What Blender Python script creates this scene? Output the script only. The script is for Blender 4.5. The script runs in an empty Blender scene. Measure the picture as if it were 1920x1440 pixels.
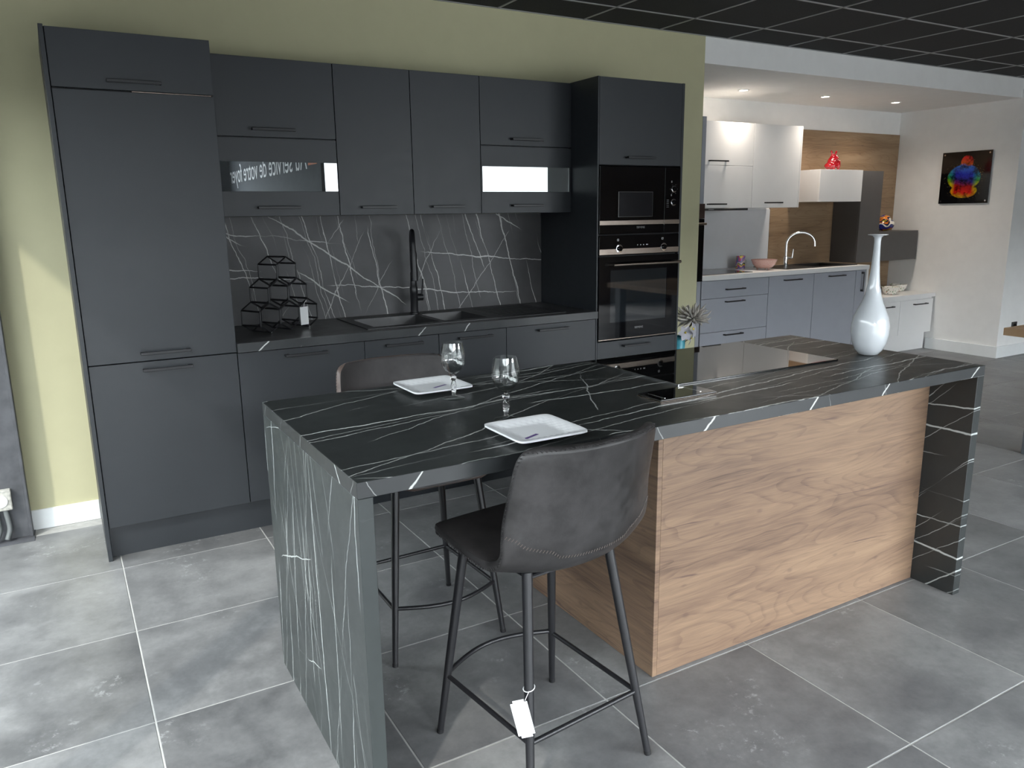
import bpy, bmesh, math, random
from mathutils import Vector, Matrix
random.seed(7)
scene = bpy.context.scene
COL = scene.collection

# ------------------------------------------------------------------ camera
CAM = Vector((-0.0461, -3.6365, 1.4662))
YAW, PITCH, ROLL, FPX = 0.5220, -0.2154, -0.0136, 1464.14
fw = Vector((math.sin(YAW)*math.cos(PITCH), math.cos(YAW)*math.cos(PITCH), math.sin(PITCH)))
r0 = Vector((math.cos(YAW), -math.sin(YAW), 0)); u0 = r0.cross(fw)
rt = r0*math.cos(ROLL)+u0*math.sin(ROLL); up = -r0*math.sin(ROLL)+u0*math.cos(ROLL)
cd = bpy.data.cameras.new('camera'); cam = bpy.data.objects.new('camera', cd); COL.objects.link(cam)
cd.sensor_fit = 'HORIZONTAL'; cd.sensor_width = 36.0; cd.lens = FPX*36.0/1920.0
cd.clip_start = 0.05; cd.clip_end = 200
m = Matrix((rt, up, -fw)).transposed().to_4x4(); m.translation = CAM
cam.matrix_world = m
scene.camera = cam

# ------------------------------------------------------------------ world, sun, exposure
scene.view_settings.view_transform = 'Standard'
scene.view_settings.look = 'None'
scene.view_settings.gamma = 1.0
scene.view_settings.use_curve_mapping = False
scene.view_settings.exposure = 1.75
w = bpy.data.worlds.new('sky'); scene.world = w; w.use_nodes = True
bg = w.node_tree.nodes['Background']
bg.inputs[0].default_value = (0.90, 0.96, 1.0, 1); bg.inputs[1].default_value = 9.6      # hazy bright sky
sd = bpy.data.lights.new('sun', 'SUN'); sun = bpy.data.objects.new('sun', sd); COL.objects.link(sun)
sd.energy = 2.3; sd.angle = math.radians(1.2); sd.color = (1.0, 0.95, 0.86)
sun.rotation_euler = Vector((0.75, 0.71, -0.87)).to_track_quat('-Z', 'Y').to_euler()
sun.location = (-6, -8, 8)
def portal(name, loc, normal, sx, sy):
    l = bpy.data.lights.new(name, 'AREA'); l.shape = 'RECTANGLE'; l.size = sx; l.size_y = sy
    l.cycles.is_portal = True
    o = bpy.data.objects.new(name, l); COL.objects.link(o); o.location = loc
    o.rotation_euler = Vector(normal).to_track_quat('-Z', 'Z').to_euler()
FX, FY = -0.75, -6.6                       # planes of the two glazed shop fronts
portal('daylight_portal_side', (FX-0.1, -3.0, 1.08), (1, 0, 0), 7.1, 2.17)
portal('daylight_portal_front', (3.3, FY-0.1, 1.27), (0, 1, 0), 8.2, 2.54)
try:
    scene.cycles.max_bounces = 10; scene.cycles.diffuse_bounces = 5; scene.cycles.glossy_bounces = 5
    scene.cycles.transmission_bounces = 8; scene.cycles.transparent_max_bounces = 8
    scene.cycles.caustics_reflective = False; scene.cycles.caustics_refractive = False
    scene.cycles.sample_clamp_indirect = 6.0
except Exception: pass

# ------------------------------------------------------------------ node helpers
class NT:
    def __init__(s, name):
        s.m = bpy.data.materials.new(name); s.m.use_nodes = True; s.t = s.m.node_tree
        s.b = s.t.nodes['Principled BSDF']; s.out = s.t.nodes['Material Output']
        s._tc = None
    def n(s, t, **k):
        x = s.t.nodes.new(t)
        for a, v in k.items(): setattr(x, a, v)
        return x
    def put(s, sock, v):
        if hasattr(v, 'is_output') or isinstance(v, bpy.types.NodeSocket): s.t.links.new(v, sock)
        elif isinstance(v, (tuple, list)) and len(v) == 3 and sock.type == 'RGBA': sock.default_value = (*v, 1)
        else: sock.default_value = v
    def tc(s, out='Object'):
        if s._tc is None: s._tc = s.n('ShaderNodeTexCoord')
        return s._tc.outputs[out]
    def pos(s): return s.n('ShaderNodeNewGeometry').outputs['Position']
    def math(s, op, a, b=0.0, c=None, clamp=False):
        x = s.n('ShaderNodeMath', operation=op, use_clamp=clamp); s.put(x.inputs[0], a); s.put(x.inputs[1], b)
        if c is not None: s.put(x.inputs[2], c)
        return x.outputs[0]
    def sep(s, v):
        x = s.n('ShaderNodeSeparateXYZ'); s.put(x.inputs[0], v); return x.outputs
    def comb(s, a=0.0, b=0.0, c=0.0):
        x = s.n('ShaderNodeCombineXYZ'); s.put(x.inputs[0], a); s.put(x.inputs[1], b); s.put(x.inputs[2], c); return x.outputs[0]
    def vadd(s, a, b):
        x = s.n('ShaderNodeVectorMath', operation='ADD'); s.put(x.inputs[0], a); s.put(x.inputs[1], b); return x.outputs[0]
    def vscale(s, a, f):
        x = s.n('ShaderNodeVectorMath', operation='MULTIPLY'); s.put(x.inputs[0], a); s.put(x.inputs[1], f); return x.outputs[0]
    def noise(s, v, scale=5.0, detail=3.0, rough=0.55, dist=0.0, col=False):
        x = s.n('ShaderNodeTexNoise'); s.put(x.inputs['Vector'], v); x.inputs['Scale'].default_value = scale
        x.inputs['Detail'].default_value = detail; x.inputs['Roughness'].default_value = rough; x.inputs['Distortion'].default_value = dist
        return x.outputs['Color' if col else 'Fac']
    def vor(s, v, feature='DISTANCE_TO_EDGE', scale=1.0, dim='2D'):
        x = s.n('ShaderNodeTexVoronoi', feature=feature, voronoi_dimensions=dim); s.put(x.inputs['Vector'], v); x.inputs['Scale'].default_value = scale
        return x.outputs['Distance']
    def rng(s, v, a, b, c=0.0, d=1.0, smooth=False):
        x = s.n('ShaderNodeMapRange'); x.interpolation_type = 'SMOOTHSTEP' if smooth else 'LINEAR'
        s.put(x.inputs[0], v)
        for i, q in enumerate((a, b, c, d)): s.put(x.inputs[1+i], q)
        return x.outputs[0]
    def ramp(s, fac, stops, const=False):
        x = s.n('ShaderNodeValToRGB'); s.put(x.inputs[0], fac); e = x.color_ramp.elements
        if const: x.color_ramp.interpolation = 'CONSTANT'
        while len(e) < len(stops): e.new(0.5)
        for i, (p, c) in enumerate(stops): e[i].position = p; e[i].color = (*c, 1)
        return x.outputs[0]
    def mix(s, fac, a, b, mode='MIX'):
        x = s.n('ShaderNodeMix', data_type='RGBA', blend_type=mode); s.put(x.inputs[0], fac); s.put(x.inputs[6], a); s.put(x.inputs[7], b); return x.outputs[2]
    def bump(s, h, strength=0.2, dist=0.002):
        x = s.n('ShaderNodeBump'); x.inputs['Strength'].default_value = strength; x.inputs['Distance'].default_value = dist
        s.put(x.inputs['Height'], h); s.t.links.new(x.outputs[0], s.b.inputs['Normal'])
    def set(s, color=None, rough=None, metal=None, **k):
        if color is not None: s.put(s.b.inputs['Base Color'], color)
        if rough is not None: s.put(s.b.inputs['Roughness'], rough)
        if metal is not None: s.put(s.b.inputs['Metallic'], metal)
        for a, v in k.items(): s.put(s.b.inputs[a.replace('_', ' ')], v)
        return s.m

def plain(name, c, rough=0.5, metal=0.0, var=0.06, scale=9.0, bump=0.0, bscale=200.0, **k):
    t = NT(name); p = t.pos()
    f = t.noise(p, scale, 3)
    lo = tuple(x*(1-var) for x in c); hi = tuple(min(1, x*(1+var)) for x in c)
    col = t.ramp(f, [(0.3, lo), (0.7, hi)])
    rr = t.rng(t.noise(p, scale*2.3, 2), 0.3, 0.7, rough*0.94, min(1, rough*1.06))
    if bump: t.bump(t.noise(p, bscale, 2), bump, 0.001)
    return t.set(col, rr, metal, **k)

def vein_lines(t, u, v, wob, theta, f, seed, slope, width, lo, hi, vr, mfreq=1.7):
    """thin, nearly straight lines of limited length, one per band of width 1/f"""
    ct, st = math.cos(theta), math.sin(theta)
    uu = t.math('ADD', t.math('ADD', t.math('MULTIPLY', u, ct), t.math('MULTIPLY', v, st)), wob)
    vv = t.math('SUBTRACT', t.math('MULTIPLY', v, ct), t.math('MULTIPLY', u, st))
    c = t.math('MULTIPLY_ADD', uu, f, seed*3.37+50.0)
    cell = t.math('FLOOR', c); fr = t.math('FRACT', c)
    wn = t.n('ShaderNodeTexWhiteNoise', noise_dimensions='1D'); t.put(wn.inputs['W'], t.math('ADD', cell, seed))
    r = t.n('ShaderNodeSeparateColor'); t.put(r.inputs[0], wn.outputs['Color'])
    v0 = t.math('MULTIPLY_ADD', r.outputs[2], vr[1]-vr[0], vr[0])
    tgt = t.math('ADD', t.math('MULTIPLY_ADD', t.math('SUBTRACT', r.outputs[0], 0.5), 0.5, 0.5), t.math('MULTIPLY', t.math('MULTIPLY', t.math('SUBTRACT', r.outputs[1], 0.5), slope*f), t.math('SUBTRACT', vv, v0)))
    d = t.math('DIVIDE', t.math('ABSOLUTE', t.math('SUBTRACT', fr, tgt)), f)
    mk = t.noise(t.comb(t.math('MULTIPLY', cell, 7.31), t.math('MULTIPLY', vv, mfreq), seed), 1.0, 2, 0.6)
    wid = t.rng(mk, lo, hi+0.12, width*0.5, width*1.35)
    line = t.rng(t.math('DIVIDE', d, wid), 0.30, 1.0, 1.0, 0.0, True)
    return t.math('MULTIPLY', line, t.rng(mk, lo, hi, 0.0, 1.0, True))

def marble(name, u_axis, v_axis, layers, vr, base=(0.021, 0.0235, 0.0235), seed=0.0, rough=0.34, wob=1.0, vein=(0.50, 0.53, 0.52), zmix=0.0):
    """dark stone decor: long pale veins running along v, crossed by sparse oblique ones"""
    t = NT(name); p = t.pos(); s = t.sep(p)
    ax = {'x': s[0], 'y': s[1], 'z': s[2]}
    u, v = ax[u_axis], ax[v_axis]
    if zmix: u = t.math('MULTIPLY_ADD', s[2], zmix, u); v = t.math('MULTIPLY_ADD', s[2], -0.8, v)
    pw = t.vadd(p, (seed, seed*1.7, seed*0.6))
    n1 = t.noise(pw, 2.2, 3, 0.55); n2 = t.noise(pw, 11.0, 3, 0.6); nf = t.noise(pw, 45.0, 2, 0.5)
    wv = t.math('ADD', t.math('MULTIPLY', t.math('SUBTRACT', n1, 0.5), 0.085*wob), t.math('ADD', t.math('MULTIPLY', t.math('SUBTRACT', n2, 0.5), 0.022*wob), t.math('MULTIPLY', t.math('SUBTRACT', nf, 0.5), 0.006*wob)))
    tot = None
    for k, (th, f, sl, wd, lo, hi, amp) in enumerate(layers):
        l = t.math('MULTIPLY', vein_lines(t, u, v, wv, th, f, seed+k*5.3, sl, wd, lo, hi, vr), amp)
        tot = l if tot is None else t.math('MAXIMUM', tot, l)
    cloud = t.noise(t.vadd(pw, (4, 0, 2)), 3.2, 5, 0.62)
    bc = t.ramp(cloud, [(0.25, tuple(x*0.75 for x in base)), (0.75, tuple(x*1.45 for x in base))])
    col = t.mix(tot, bc, vein)
    t.bump(nf, 0.06, 0.001)
    return t.set(col, t.rng(n2, 0.3, 0.7, rough*0.9, rough*1.1))

def oak(name, along='x', across='z', lo=(0.082, 0.050, 0.034), mid=(0.168, 0.106, 0.070), hi=(0.262, 0.174, 0.110), seed=0.0, cracks=0.85, rough=0.5, scale=1.0):
    t = NT(name); s = t.sep(t.pos()); ax = {'x': s[0], 'y': s[1], 'z': s[2]}
    a, c = ax[along], ax[across]
    q = t.comb(t.math('MULTIPLY', a, 0.9*scale), t.math('MULTIPLY', c, 5.5*scale), seed)
    big = t.noise(q, 1.6, 3, 0.5, 0.6)
    warp = t.math('MULTIPLY', t.math('SUBTRACT', big, 0.5), 0.07)
    cc = t.math('ADD', c, warp)
    q2 = t.comb(t.math('MULTIPLY', a, 1.5*scale), t.math('MULTIPLY', cc, 70.0*scale), seed+3)
    grain = t.noise(q2, 1.0, 4, 0.65)
    q3 = t.comb(t.math('MULTIPLY', a, 9*scale), t.math('MULTIPLY', cc, 300.0*scale), seed+5)
    fine = t.noise(q3, 1.0, 2, 0.6)
    # cathedral rings where the distorted bands open up
    q4 = t.comb(t.math('MULTIPLY', a, 1.15*scale), t.math('MULTIPLY', cc, 7.5*scale), seed+9)
    rings = t.math('FRACT', t.math('MULTIPLY', t.noise(q4, 0.8, 1, 0.4), 20.0))
    ring = t.rng(rings, 0.0, 0.35, 1.0, 0.0, True)
    f = t.math('ADD', t.math('MULTIPLY', big, 0.66), t.math('MULTIPLY', grain, 0.50))
    f = t.math('SUBTRACT', f, t.math('MULTIPLY', ring, 0.09))
    f = t.math('ADD', f, t.math('MULTIPLY', t.math('SUBTRACT', fine, 0.5), 0.36))
    col = t.ramp(f, [(0.30, lo), (0.52, mid), (0.78, hi)])
    # long dark checks along the grain, small knots
    wob = t.math('ADD', warp, t.math('MULTIPLY', t.math('SUBTRACT', grain, 0.5), 0.012))
    crack = t.math('MULTIPLY', vein_lines(t, c, a, wob, 0.03, 5.0*scale, seed, 0.12, 0.0030, 0.54, 0.62, (0.0, 3.0), 2.2), cracks)
    kn = t.vor(t.comb(t.math('MULTIPLY', a, 2.3*scale), t.math('MULTIPLY', cc, 5.2*scale), 0.0), 'F1')
    knot = t.math('MULTIPLY', t.rng(kn, 0.01, 0.045, 1.0, 0.0, True), 0.40)
    col = t.mix(t.math('MAXIMUM', crack, knot), col, (0.085, 0.05, 0.04))
    t.bump(t.math('SUBTRACT', grain, crack), 0.12, 0.001)
    return t.set(col, t.rng(grain, 0.3, 0.7, rough*0.9, rough*1.12))

def stone_tile():
    t = NT('grey_stone_tile'); p = t.pos()
    oi = t.n('ShaderNodeObjectInfo').outputs['Random']
    off = t.comb(t.math('MULTIPLY', oi, 37.0), t.math('MULTIPLY', oi, 91.0), t.math('MULTIPLY', oi, 13.0))
    q = t.vadd(p, off)
    big = t.noise(q, 2.4, 5, 0.62, 0.3); med = t.noise(q, 9.0, 5, 0.7); fin = t.noise(q, 60.0, 3, 0.7)
    f = t.math('ADD', t.math('MULTIPLY', big, 0.6), t.math('MULTIPLY', med, 0.4))
    f = t.math('ADD', f, t.math('MULTIPLY', t.math('SUBTRACT', oi, 0.5), 0.10))
    f = t.math('ADD', f, t.math('MULTIPLY', t.math('SUBTRACT', fin, 0.5), 0.10))
    col = t.ramp(f, [(0.33, (0.090, 0.091, 0.094)), (0.51, (0.160, 0.161, 0.163)), (0.69, (0.255, 0.256, 0.257))])
    chalk = t.math('MULTIPLY', t.rng(t.noise(t.vadd(q, (5, 2, 0)), 3.2, 2), 0.56, 0.70, 0, 1, True), t.rng(t.noise(q, 34.0, 4, 0.75), 0.54, 0.68, 0, 1, True))
    col = t.mix(t.math('MULTIPLY', chalk, 0.6), col, (0.42, 0.43, 0.43))
    t.bump(t.math('ADD', med, t.math('MULTIPLY', fin, 0.5)), 0.08, 0.001)
    return t.set(col, t.rng(med, 0.3, 0.7, 0.30, 0.42))

def leather(name, lo, hi, rough=0.55):
    t = NT(name); p = t.pos()
    a = t.noise(p, 5.5, 4, 0.65); b = t.noise(p, 26.0, 4, 0.7); c = t.vor(t.vscale(p, (1, 1, 1)), 'F1', 260.0, '3D')
    f = t.math('ADD', t.math('MULTIPLY', a, 0.65), t.math('MULTIPLY', b, 0.35))
    col = t.ramp(f, [(0.36, lo), (0.58, hi), (0.78, tuple(min(1, x*1.5) for x in hi))])
    t.bump(t.math('ADD', t.math('MULTIPLY', c, 0.5), b), 0.12, 0.001)
    return t.set(col, t.rng(b, 0.3, 0.7, rough*0.85, rough*1.15))

MAT = {}
MAT['anthracite'] = plain('anthracite_matt_lacquer', (0.0175, 0.0205, 0.0245), 0.42, var=0.03)
MAT['carcass'] = plain('anthracite_board', (0.017, 0.020, 0.024), 0.5, var=0.05)
MAT['gap'] = plain('dark_gap', (0.006, 0.006, 0.007), 0.7)
MAT['black_metal'] = plain('black_powder_metal', (0.012, 0.012, 0.014), 0.38, 0.0, bump=0.03, bscale=900)
MAT['black_sink'] = plain('black_composite', (0.012, 0.012, 0.013), 0.40, bump=0.05, bscale=900)
MAT['black_glass'] = plain('black_glass', (0.003, 0.003, 0.004), 0.035, var=0.02, IOR=1.5)
MAT['hob_glass'] = plain('hob_glass', (0.004, 0.004, 0.004), 0.02, var=0.02, IOR=2.6)
MAT['mirror_glass'] = plain('reflective_cabinet_glass', (0.46, 0.49, 0.49), 0.006, 0.92, var=0.02)
MAT['steel'] = plain('brushed_steel', (0.30, 0.25, 0.215), 0.24, 1.0, var=0.03, scale=8)
MAT['chrome'] = plain('chrome', (0.78, 0.79, 0.80), 0.08, 1.0, var=0.02)
MAT['white_mark'] = plain('white_print', (0.7, 0.7, 0.7), 0.5)
MAT['grey_mark'] = plain('grey_print', (0.22, 0.22, 0.22), 0.5)
MAT['olive'] = plain('olive_wall_paint', (0.50, 0.478, 0.305), 0.72, var=0.02, bump=0.05, bscale=260)
MAT['white_wall'] = plain('white_wall_paint', (0.84, 0.835, 0.82), 0.7, var=0.02, bump=0.04, bscale=240)
MAT['beige_wall'] = plain('warm_grey_wall_paint', (0.34, 0.28, 0.23), 0.7, var=0.03)
MAT['base_white'] = plain('white_skirting_paint', (0.80, 0.82, 0.82), 0.4, var=0.02)
MAT['grout'] = plain('pale_grout', (0.42, 0.415, 0.40), 0.85, var=0.1, scale=30)
MAT['tile'] = stone_tile()
MAT['ceil'] = plain('black_ceiling_panel', (0.0085, 0.0085, 0.0088), 0.9, var=0.2, scale=120, bump=0.2, bscale=400)
MAT['grid'] = plain('grey_ceiling_grid', (0.30, 0.30, 0.30), 0.5)
MAT['m_top'] = marble('dark_marble_along_x', 'y', 'x', [(-0.10, 10.0, 0.30, 0.0036, 0.34, 0.46, 1.0), (-0.16, 20.0, 0.25, 0.0022, 0.38, 0.50, 0.6), (0.50, 4.4, 0.35, 0.0026, 0.38, 0.48, 0.65), (-0.95, 5.0, 0.4, 0.0022, 0.43, 0.53, 0.6), (-0.45, 6.0, 0.35, 0.0024, 0.40, 0.50, 0.65)], (0.4, 2.8), seed=3.9, wob=1.1, zmix=1.1, vein=(0.62, 0.64, 0.62))
MAT['m_end'] = marble('dark_marble_upright', 'y', 'z', [(0.02, 10.0, 0.25, 0.0028, 0.40, 0.50, 0.9), (-0.06, 23.0, 0.40, 0.0016, 0.44, 0.54, 0.55), (0.35, 6.0, 0.35, 0.0018, 0.40, 0.50, 0.6), (-0.5, 5.4, 0.4, 0.0018, 0.42, 0.52, 0.6), (1.25, 2.6, 0.4, 0.0026, 0.50, 0.56, 0.8)], (0.0, 0.86), seed=4.1, wob=0.75, base=(0.029, 0.034, 0.034))
MAT['m_end2'] = marble('dark_marble_upright_right', 'z', 'y', [(0.0, 9.0, 0.15, 0.0040, 0.40, 0.52, 0.9), (0.85, 7.0, 0.2, 0.0028, 0.42, 0.52, 0.75), (0.75, 12.0, 0.2, 0.0018, 0.48, 0.56, 0.5)], (-2.1, -1.2), seed=7.7, wob=0.5)
MAT['m_splash'] = marble('dark_marble_splash', 'x', 'z', [(0.26, 8.5, 0.15, 0.0034, 0.42, 0.53, 0.8), (0.24, 17.0, 0.2, 0.0022, 0.46, 0.56, 0.45), (1.45, 7.0, 0.16, 0.0036, 0.42, 0.52, 0.85), (-0.5, 4.2, 0.3, 0.0024, 0.45, 0.53, 0.55), (0.95, 2.6, 0.3, 0.0042, 0.44, 0.52, 0.75)], (0.9, 1.47), vein=(0.66, 0.65, 0.64), base=(0.056, 0.0545, 0.057), seed=2.2, rough=0.45)
MAT['m_work'] = marble('dark_marble_worktop', 'y', 'x', [(-0.12, 6.0, 0.2, 0.0030, 0.48, 0.57, 0.7), (0.7, 3.0, 0.2, 0.0022, 0.5, 0.58, 0.6)], (0.6, 2.6), base=(0.034, 0.033, 0.034), seed=9.2, zmix=1.1)
def marble_edge():
    t = NT('dark_marble_edge'); p = t.pos(); s_ = t.sep(p); u = t.math('ADD', s_[0], s_[1]); n2 = t.noise(p, 14.0, 3)
    wv = t.math('MULTIPLY', t.math('SUBTRACT', n2, 0.5), 0.02)
    a = vein_lines(t, u, s_[2], wv, -0.75, 3.2, 2.7, 0.4, 0.0034, 0.36, 0.46, (0.8, 0.95), 6.0)
    b = t.math('MULTIPLY', vein_lines(t, u, s_[2], wv, 0.45, 3.6, 8.1, 0.5, 0.0020, 0.42, 0.52, (0.8, 0.95), 6.0), 0.4)
    bc = t.ramp(t.noise(p, 3.5, 4), [(0.25, (0.020, 0.022, 0.0235)), (0.75, (0.037, 0.040, 0.042))])
    return t.set(t.mix(t.math('MAXIMUM', a, b), bc, (0.58, 0.60, 0.58)), t.rng(n2, 0.3, 0.7, 0.31, 0.37))
MAT['m_edge'] = marble_edge()
MAT['oak'] = oak('oak_decor_front', 'x', 'z', seed=2.0)
MAT['oak_side'] = oak('oak_decor_side', 'y', 'z', seed=6.4)
MAT['oak_bg'] = oak('oak_decor_wall', 'x', 'z', lo=(0.17, 0.105, 0.06), mid=(0.27, 0.175, 0.10), hi=(0.36, 0.25, 0.155), seed=12.0, scale=0.8)
MAT['oak_table'] = oak('oak_table_top', 'y', 'x', lo=(0.34, 0.2, 0.1), mid=(0.5, 0.32, 0.18), hi=(0.62, 0.42, 0.25), seed=15.0, cracks=0.3)
MAT['leather'] = leather('charcoal_leather', (0.010, 0.0092, 0.0092), (0.037, 0.0345, 0.035), 0.46)
MAT['suede'] = leather('dark_seat_suede', (0.018, 0.016, 0.016), (0.046, 0.041, 0.041), 0.62)
MAT['leather_brown'] = leather('brown_edged_leather', (0.07, 0.048, 0.040), (0.13, 0.095, 0.082), 0.45)
MAT['thread'] = plain('brown_thread', (0.085, 0.068, 0.06), 0.8)
MAT['thread_dark'] = plain('black_thread', (0.02, 0.018, 0.018), 0.8)
MAT['porcelain'] = plain('white_porcelain', (0.80, 0.81, 0.82), 0.12, var=0.02)
MAT['vase'] = plain('white_opal_glass', (0.70, 0.73, 0.76), 0.25, var=0.01, Coat_Weight=1.0, Coat_Roughness=0.015)
MAT['paper'] = plain('white_paper', (0.88, 0.88, 0.88), 0.7, var=0.02)
MAT['purple'] = plain('purple_sticker', (0.10, 0.06, 0.19), 0.5)
MAT['white_front'] = plain('white_satin_front', (0.76, 0.755, 0.75), 0.35, var=0.01)
MAT['grey_front'] = plain('blue_grey_front', (0.33, 0.345, 0.385), 0.42, var=0.02)
MAT['taupe'] = plain('dark_taupe_front', (0.085, 0.080, 0.078), 0.45, var=0.03)
MAT['splash_grey'] = plain('pale_grey_splashback', (0.66, 0.67, 0.69), 0.3, var=0.02)
MAT['red'] = plain('glossy_red_glaze', (0.42, 0.010, 0.018), 0.10, var=0.05, Coat_Weight=0.6)
MAT['steel_post'] = plain('dark_painted_steel', (0.075, 0.077, 0.085), 0.45, var=0.25, scale=14, bump=0.1, bscale=60)
MAT['dirty_white'] = plain('worn_white_plastic', (0.45, 0.44, 0.40), 0.6, var=0.35, scale=60)
MAT['cable'] = plain('grey_cable', (0.13, 0.14, 0.14), 0.5, var=0.2)
MAT['frame'] = plain('dark_window_frame', (0.05, 0.05, 0.055), 0.4)
MAT['pavement'] = plain('pale_pavement', (0.16, 0.16, 0.16), 0.9, var=0.15, scale=2)
MAT['blocker'] = plain('grey_sky_blocker', (0.16, 0.165, 0.165), 0.8, var=0.1, scale=1)
MAT['sign'] = plain('slate_sign_panel', (0.075, 0.082, 0.095), 0.85, var=0.05)
MAT['sign_text'] = plain('white_sign_lettering', (0.9, 0.9, 0.92), 0.5)
MAT['orange'] = plain('orange_sign_mark', (0.75, 0.16, 0.03), 0.5)
MAT['grey_steel_leg'] = plain('grey_steel_leg', (0.11, 0.12, 0.13), 0.4)
MAT['hood'] = plain('black_hood', (0.02, 0.02, 0.022), 0.35)
MAT['petal_grey'] = plain('silver_grey_petal', (0.50, 0.47, 0.43), 0.6, var=0.35, scale=40)
MAT['petal_white'] = plain('white_petal', (0.80, 0.79, 0.85), 0.6, var=0.05)
MAT['petal_yellow'] = plain('yellow_stamen', (0.8, 0.62, 0.1), 0.6)
MAT['stem'] = plain('brown_grey_stem', (0.16, 0.13, 0.10), 0.7, var=0.2)
MAT['blue_glass'] = plain('turquoise_glaze', (0.10, 0.42, 0.52), 0.15, var=0.2, scale=20)
MAT['pink'] = None

def glass_clear():
    t = NT('clear_glass'); t.set((1, 1, 1), 0.0, 0.0); t.b.inputs['Transmission Weight'].default_value = 1.0
    t.b.inputs['IOR'].default_value = 1.45
    nn = t.noise(t.pos(), 30, 2); t.put(t.b.inputs['Roughness'], t.rng(nn, 0, 1, 0.0, 0.01))
    return t.m
MAT['glass'] = glass_clear()
def tinted():  # tint added to the unseen left panes to weaken the daylight there
    t = NT('daylight_dimming_pane'); tr = t.n('ShaderNodeBsdfTransparent'); gl = t.n('ShaderNodeBsdfGlossy'); gl.inputs['Roughness'].default_value = 0.01
    nn = t.noise(t.pos(), 3.0, 2); t.put(tr.inputs[0], t.ramp(nn, [(0.3, (0.54, 0.545, 0.545)), (0.7, (0.56, 0.565, 0.565))]))
    mx = t.n('ShaderNodeMixShader'); mx.inputs[0].default_value = 0.05
    t.t.links.new(tr.outputs[0], mx.inputs[1]); t.t.links.new(gl.outputs[0], mx.inputs[2]); t.t.links.new(mx.outputs[0], t.out.inputs[0])
    return t.m
MAT['tinted'] = tinted()
def thin_glass():
    t = NT('thin_clear_glass'); tr = t.n('ShaderNodeBsdfTransparent'); gl = t.n('ShaderNodeBsdfGlossy')
    t.put(gl.inputs['Roughness'], t.rng(t.noise(t.pos(), 40.0, 2), 0, 1, 0.0, 0.02)); tr.inputs[0].default_value = (0.965, 0.975, 0.97, 1)
    fr = t.n('ShaderNodeLayerWeight'); fr.inputs['Blend'].default_value = 0.5
    mx = t.n('ShaderNodeMixShader'); t.t.links.new(t.math('MULTIPLY_ADD', t.math('POWER', fr.outputs['Facing'], 4.0), 0.45, 0.07), mx.inputs[0])
    t.t.links.new(tr.outputs[0], mx.inputs[1]); t.t.links.new(gl.outputs[0], mx.inputs[2]); t.t.links.new(mx.outputs[0], t.out.inputs[0])
    return t.m
MAT['thin_glass'] = thin_glass()
def emis(name, c, s):
    t = NT(name); t.set((0.8, 0.8, 0.8), 0.4)
    t.put(t.b.inputs['Emission Color'], c); t.b.inputs['Emission Strength'].default_value = s
    return t.m
MAT['lamp'] = emis('lit_spot_lens', (1.0, 0.86, 0.68), 14.0)
def bands(name, stops, scale=(6, 6, 9), ns=7.0, amp=0.9, rough=0.08):
    t = NT(name); p = t.tc('Generated')
    n1 = t.noise(p, 1.5, 0, 0.5, 0.6)
    f = t.math('FRACT', t.math('ADD', t.math('MULTIPLY', n1, 1.9), t.math('MULTIPLY', t.sep(p)[2], amp)))
    return t.set(t.ramp(f, stops, True), rough)
MAT['bird'] = bands('multicolour_glaze', [(0, (0.02, 0.03, 0.20)), (0.2, (0.85, 0.80, 0.7)), (0.3, (0.02, 0.02, 0.05)), (0.42, (0.75, 0.22, 0.03)), (0.6, (0.02, 0.02, 0.06)), (0.7, (0.75, 0.55, 0.05)), (0.8, (0.40, 0.03, 0.05)), (0.9, (0.03, 0.05, 0.3))])
MAT['mug'] = bands('patterned_mug', [(0, (0.6, 0.12, 0.3)), (0.2, (0.75, 0.6, 0.1)), (0.38, (0.02, 0.02, 0.06)), (0.5, (0.8, 0.75, 0.7)), (0.66, (0.5, 0.25, 0.5)), (0.82, (0.1, 0.2, 0.4))], amp=1.4, rough=0.25)
def speckle(name, base, dots, scale=22, lo=0.18, hi=0.22):
    t = NT(name); d = t.vor(t.vscale(t.tc('Generated'), (2.0, 2.0, 1.0)), 'F1', scale/4, '3D')
    n = t.noise(t.tc('Generated'), 3.0, 1)
    f = t.math('MULTIPLY', t.rng(d, lo, hi, 1.0, 0.0), 1.0)
    return t.set(t.mix(f, base, t.ramp(n, dots, True)), 0.2)
MAT['pink'] = speckle('pink_flowered_glaze', (0.62, 0.40, 0.36), [(0, (0.45, 0.10, 0.10)), (0.5, (0.75, 0.66, 0.6))], 34)
MAT['floral'] = speckle('white_floral_glaze', (0.74, 0.72, 0.66), [(0, (0.10, 0.22, 0.10)), (0.5, (0.55, 0.14, 0.10)), (0.62, (0.05, 0.05, 0.08))], 16, 0.28, 0.36)
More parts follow.
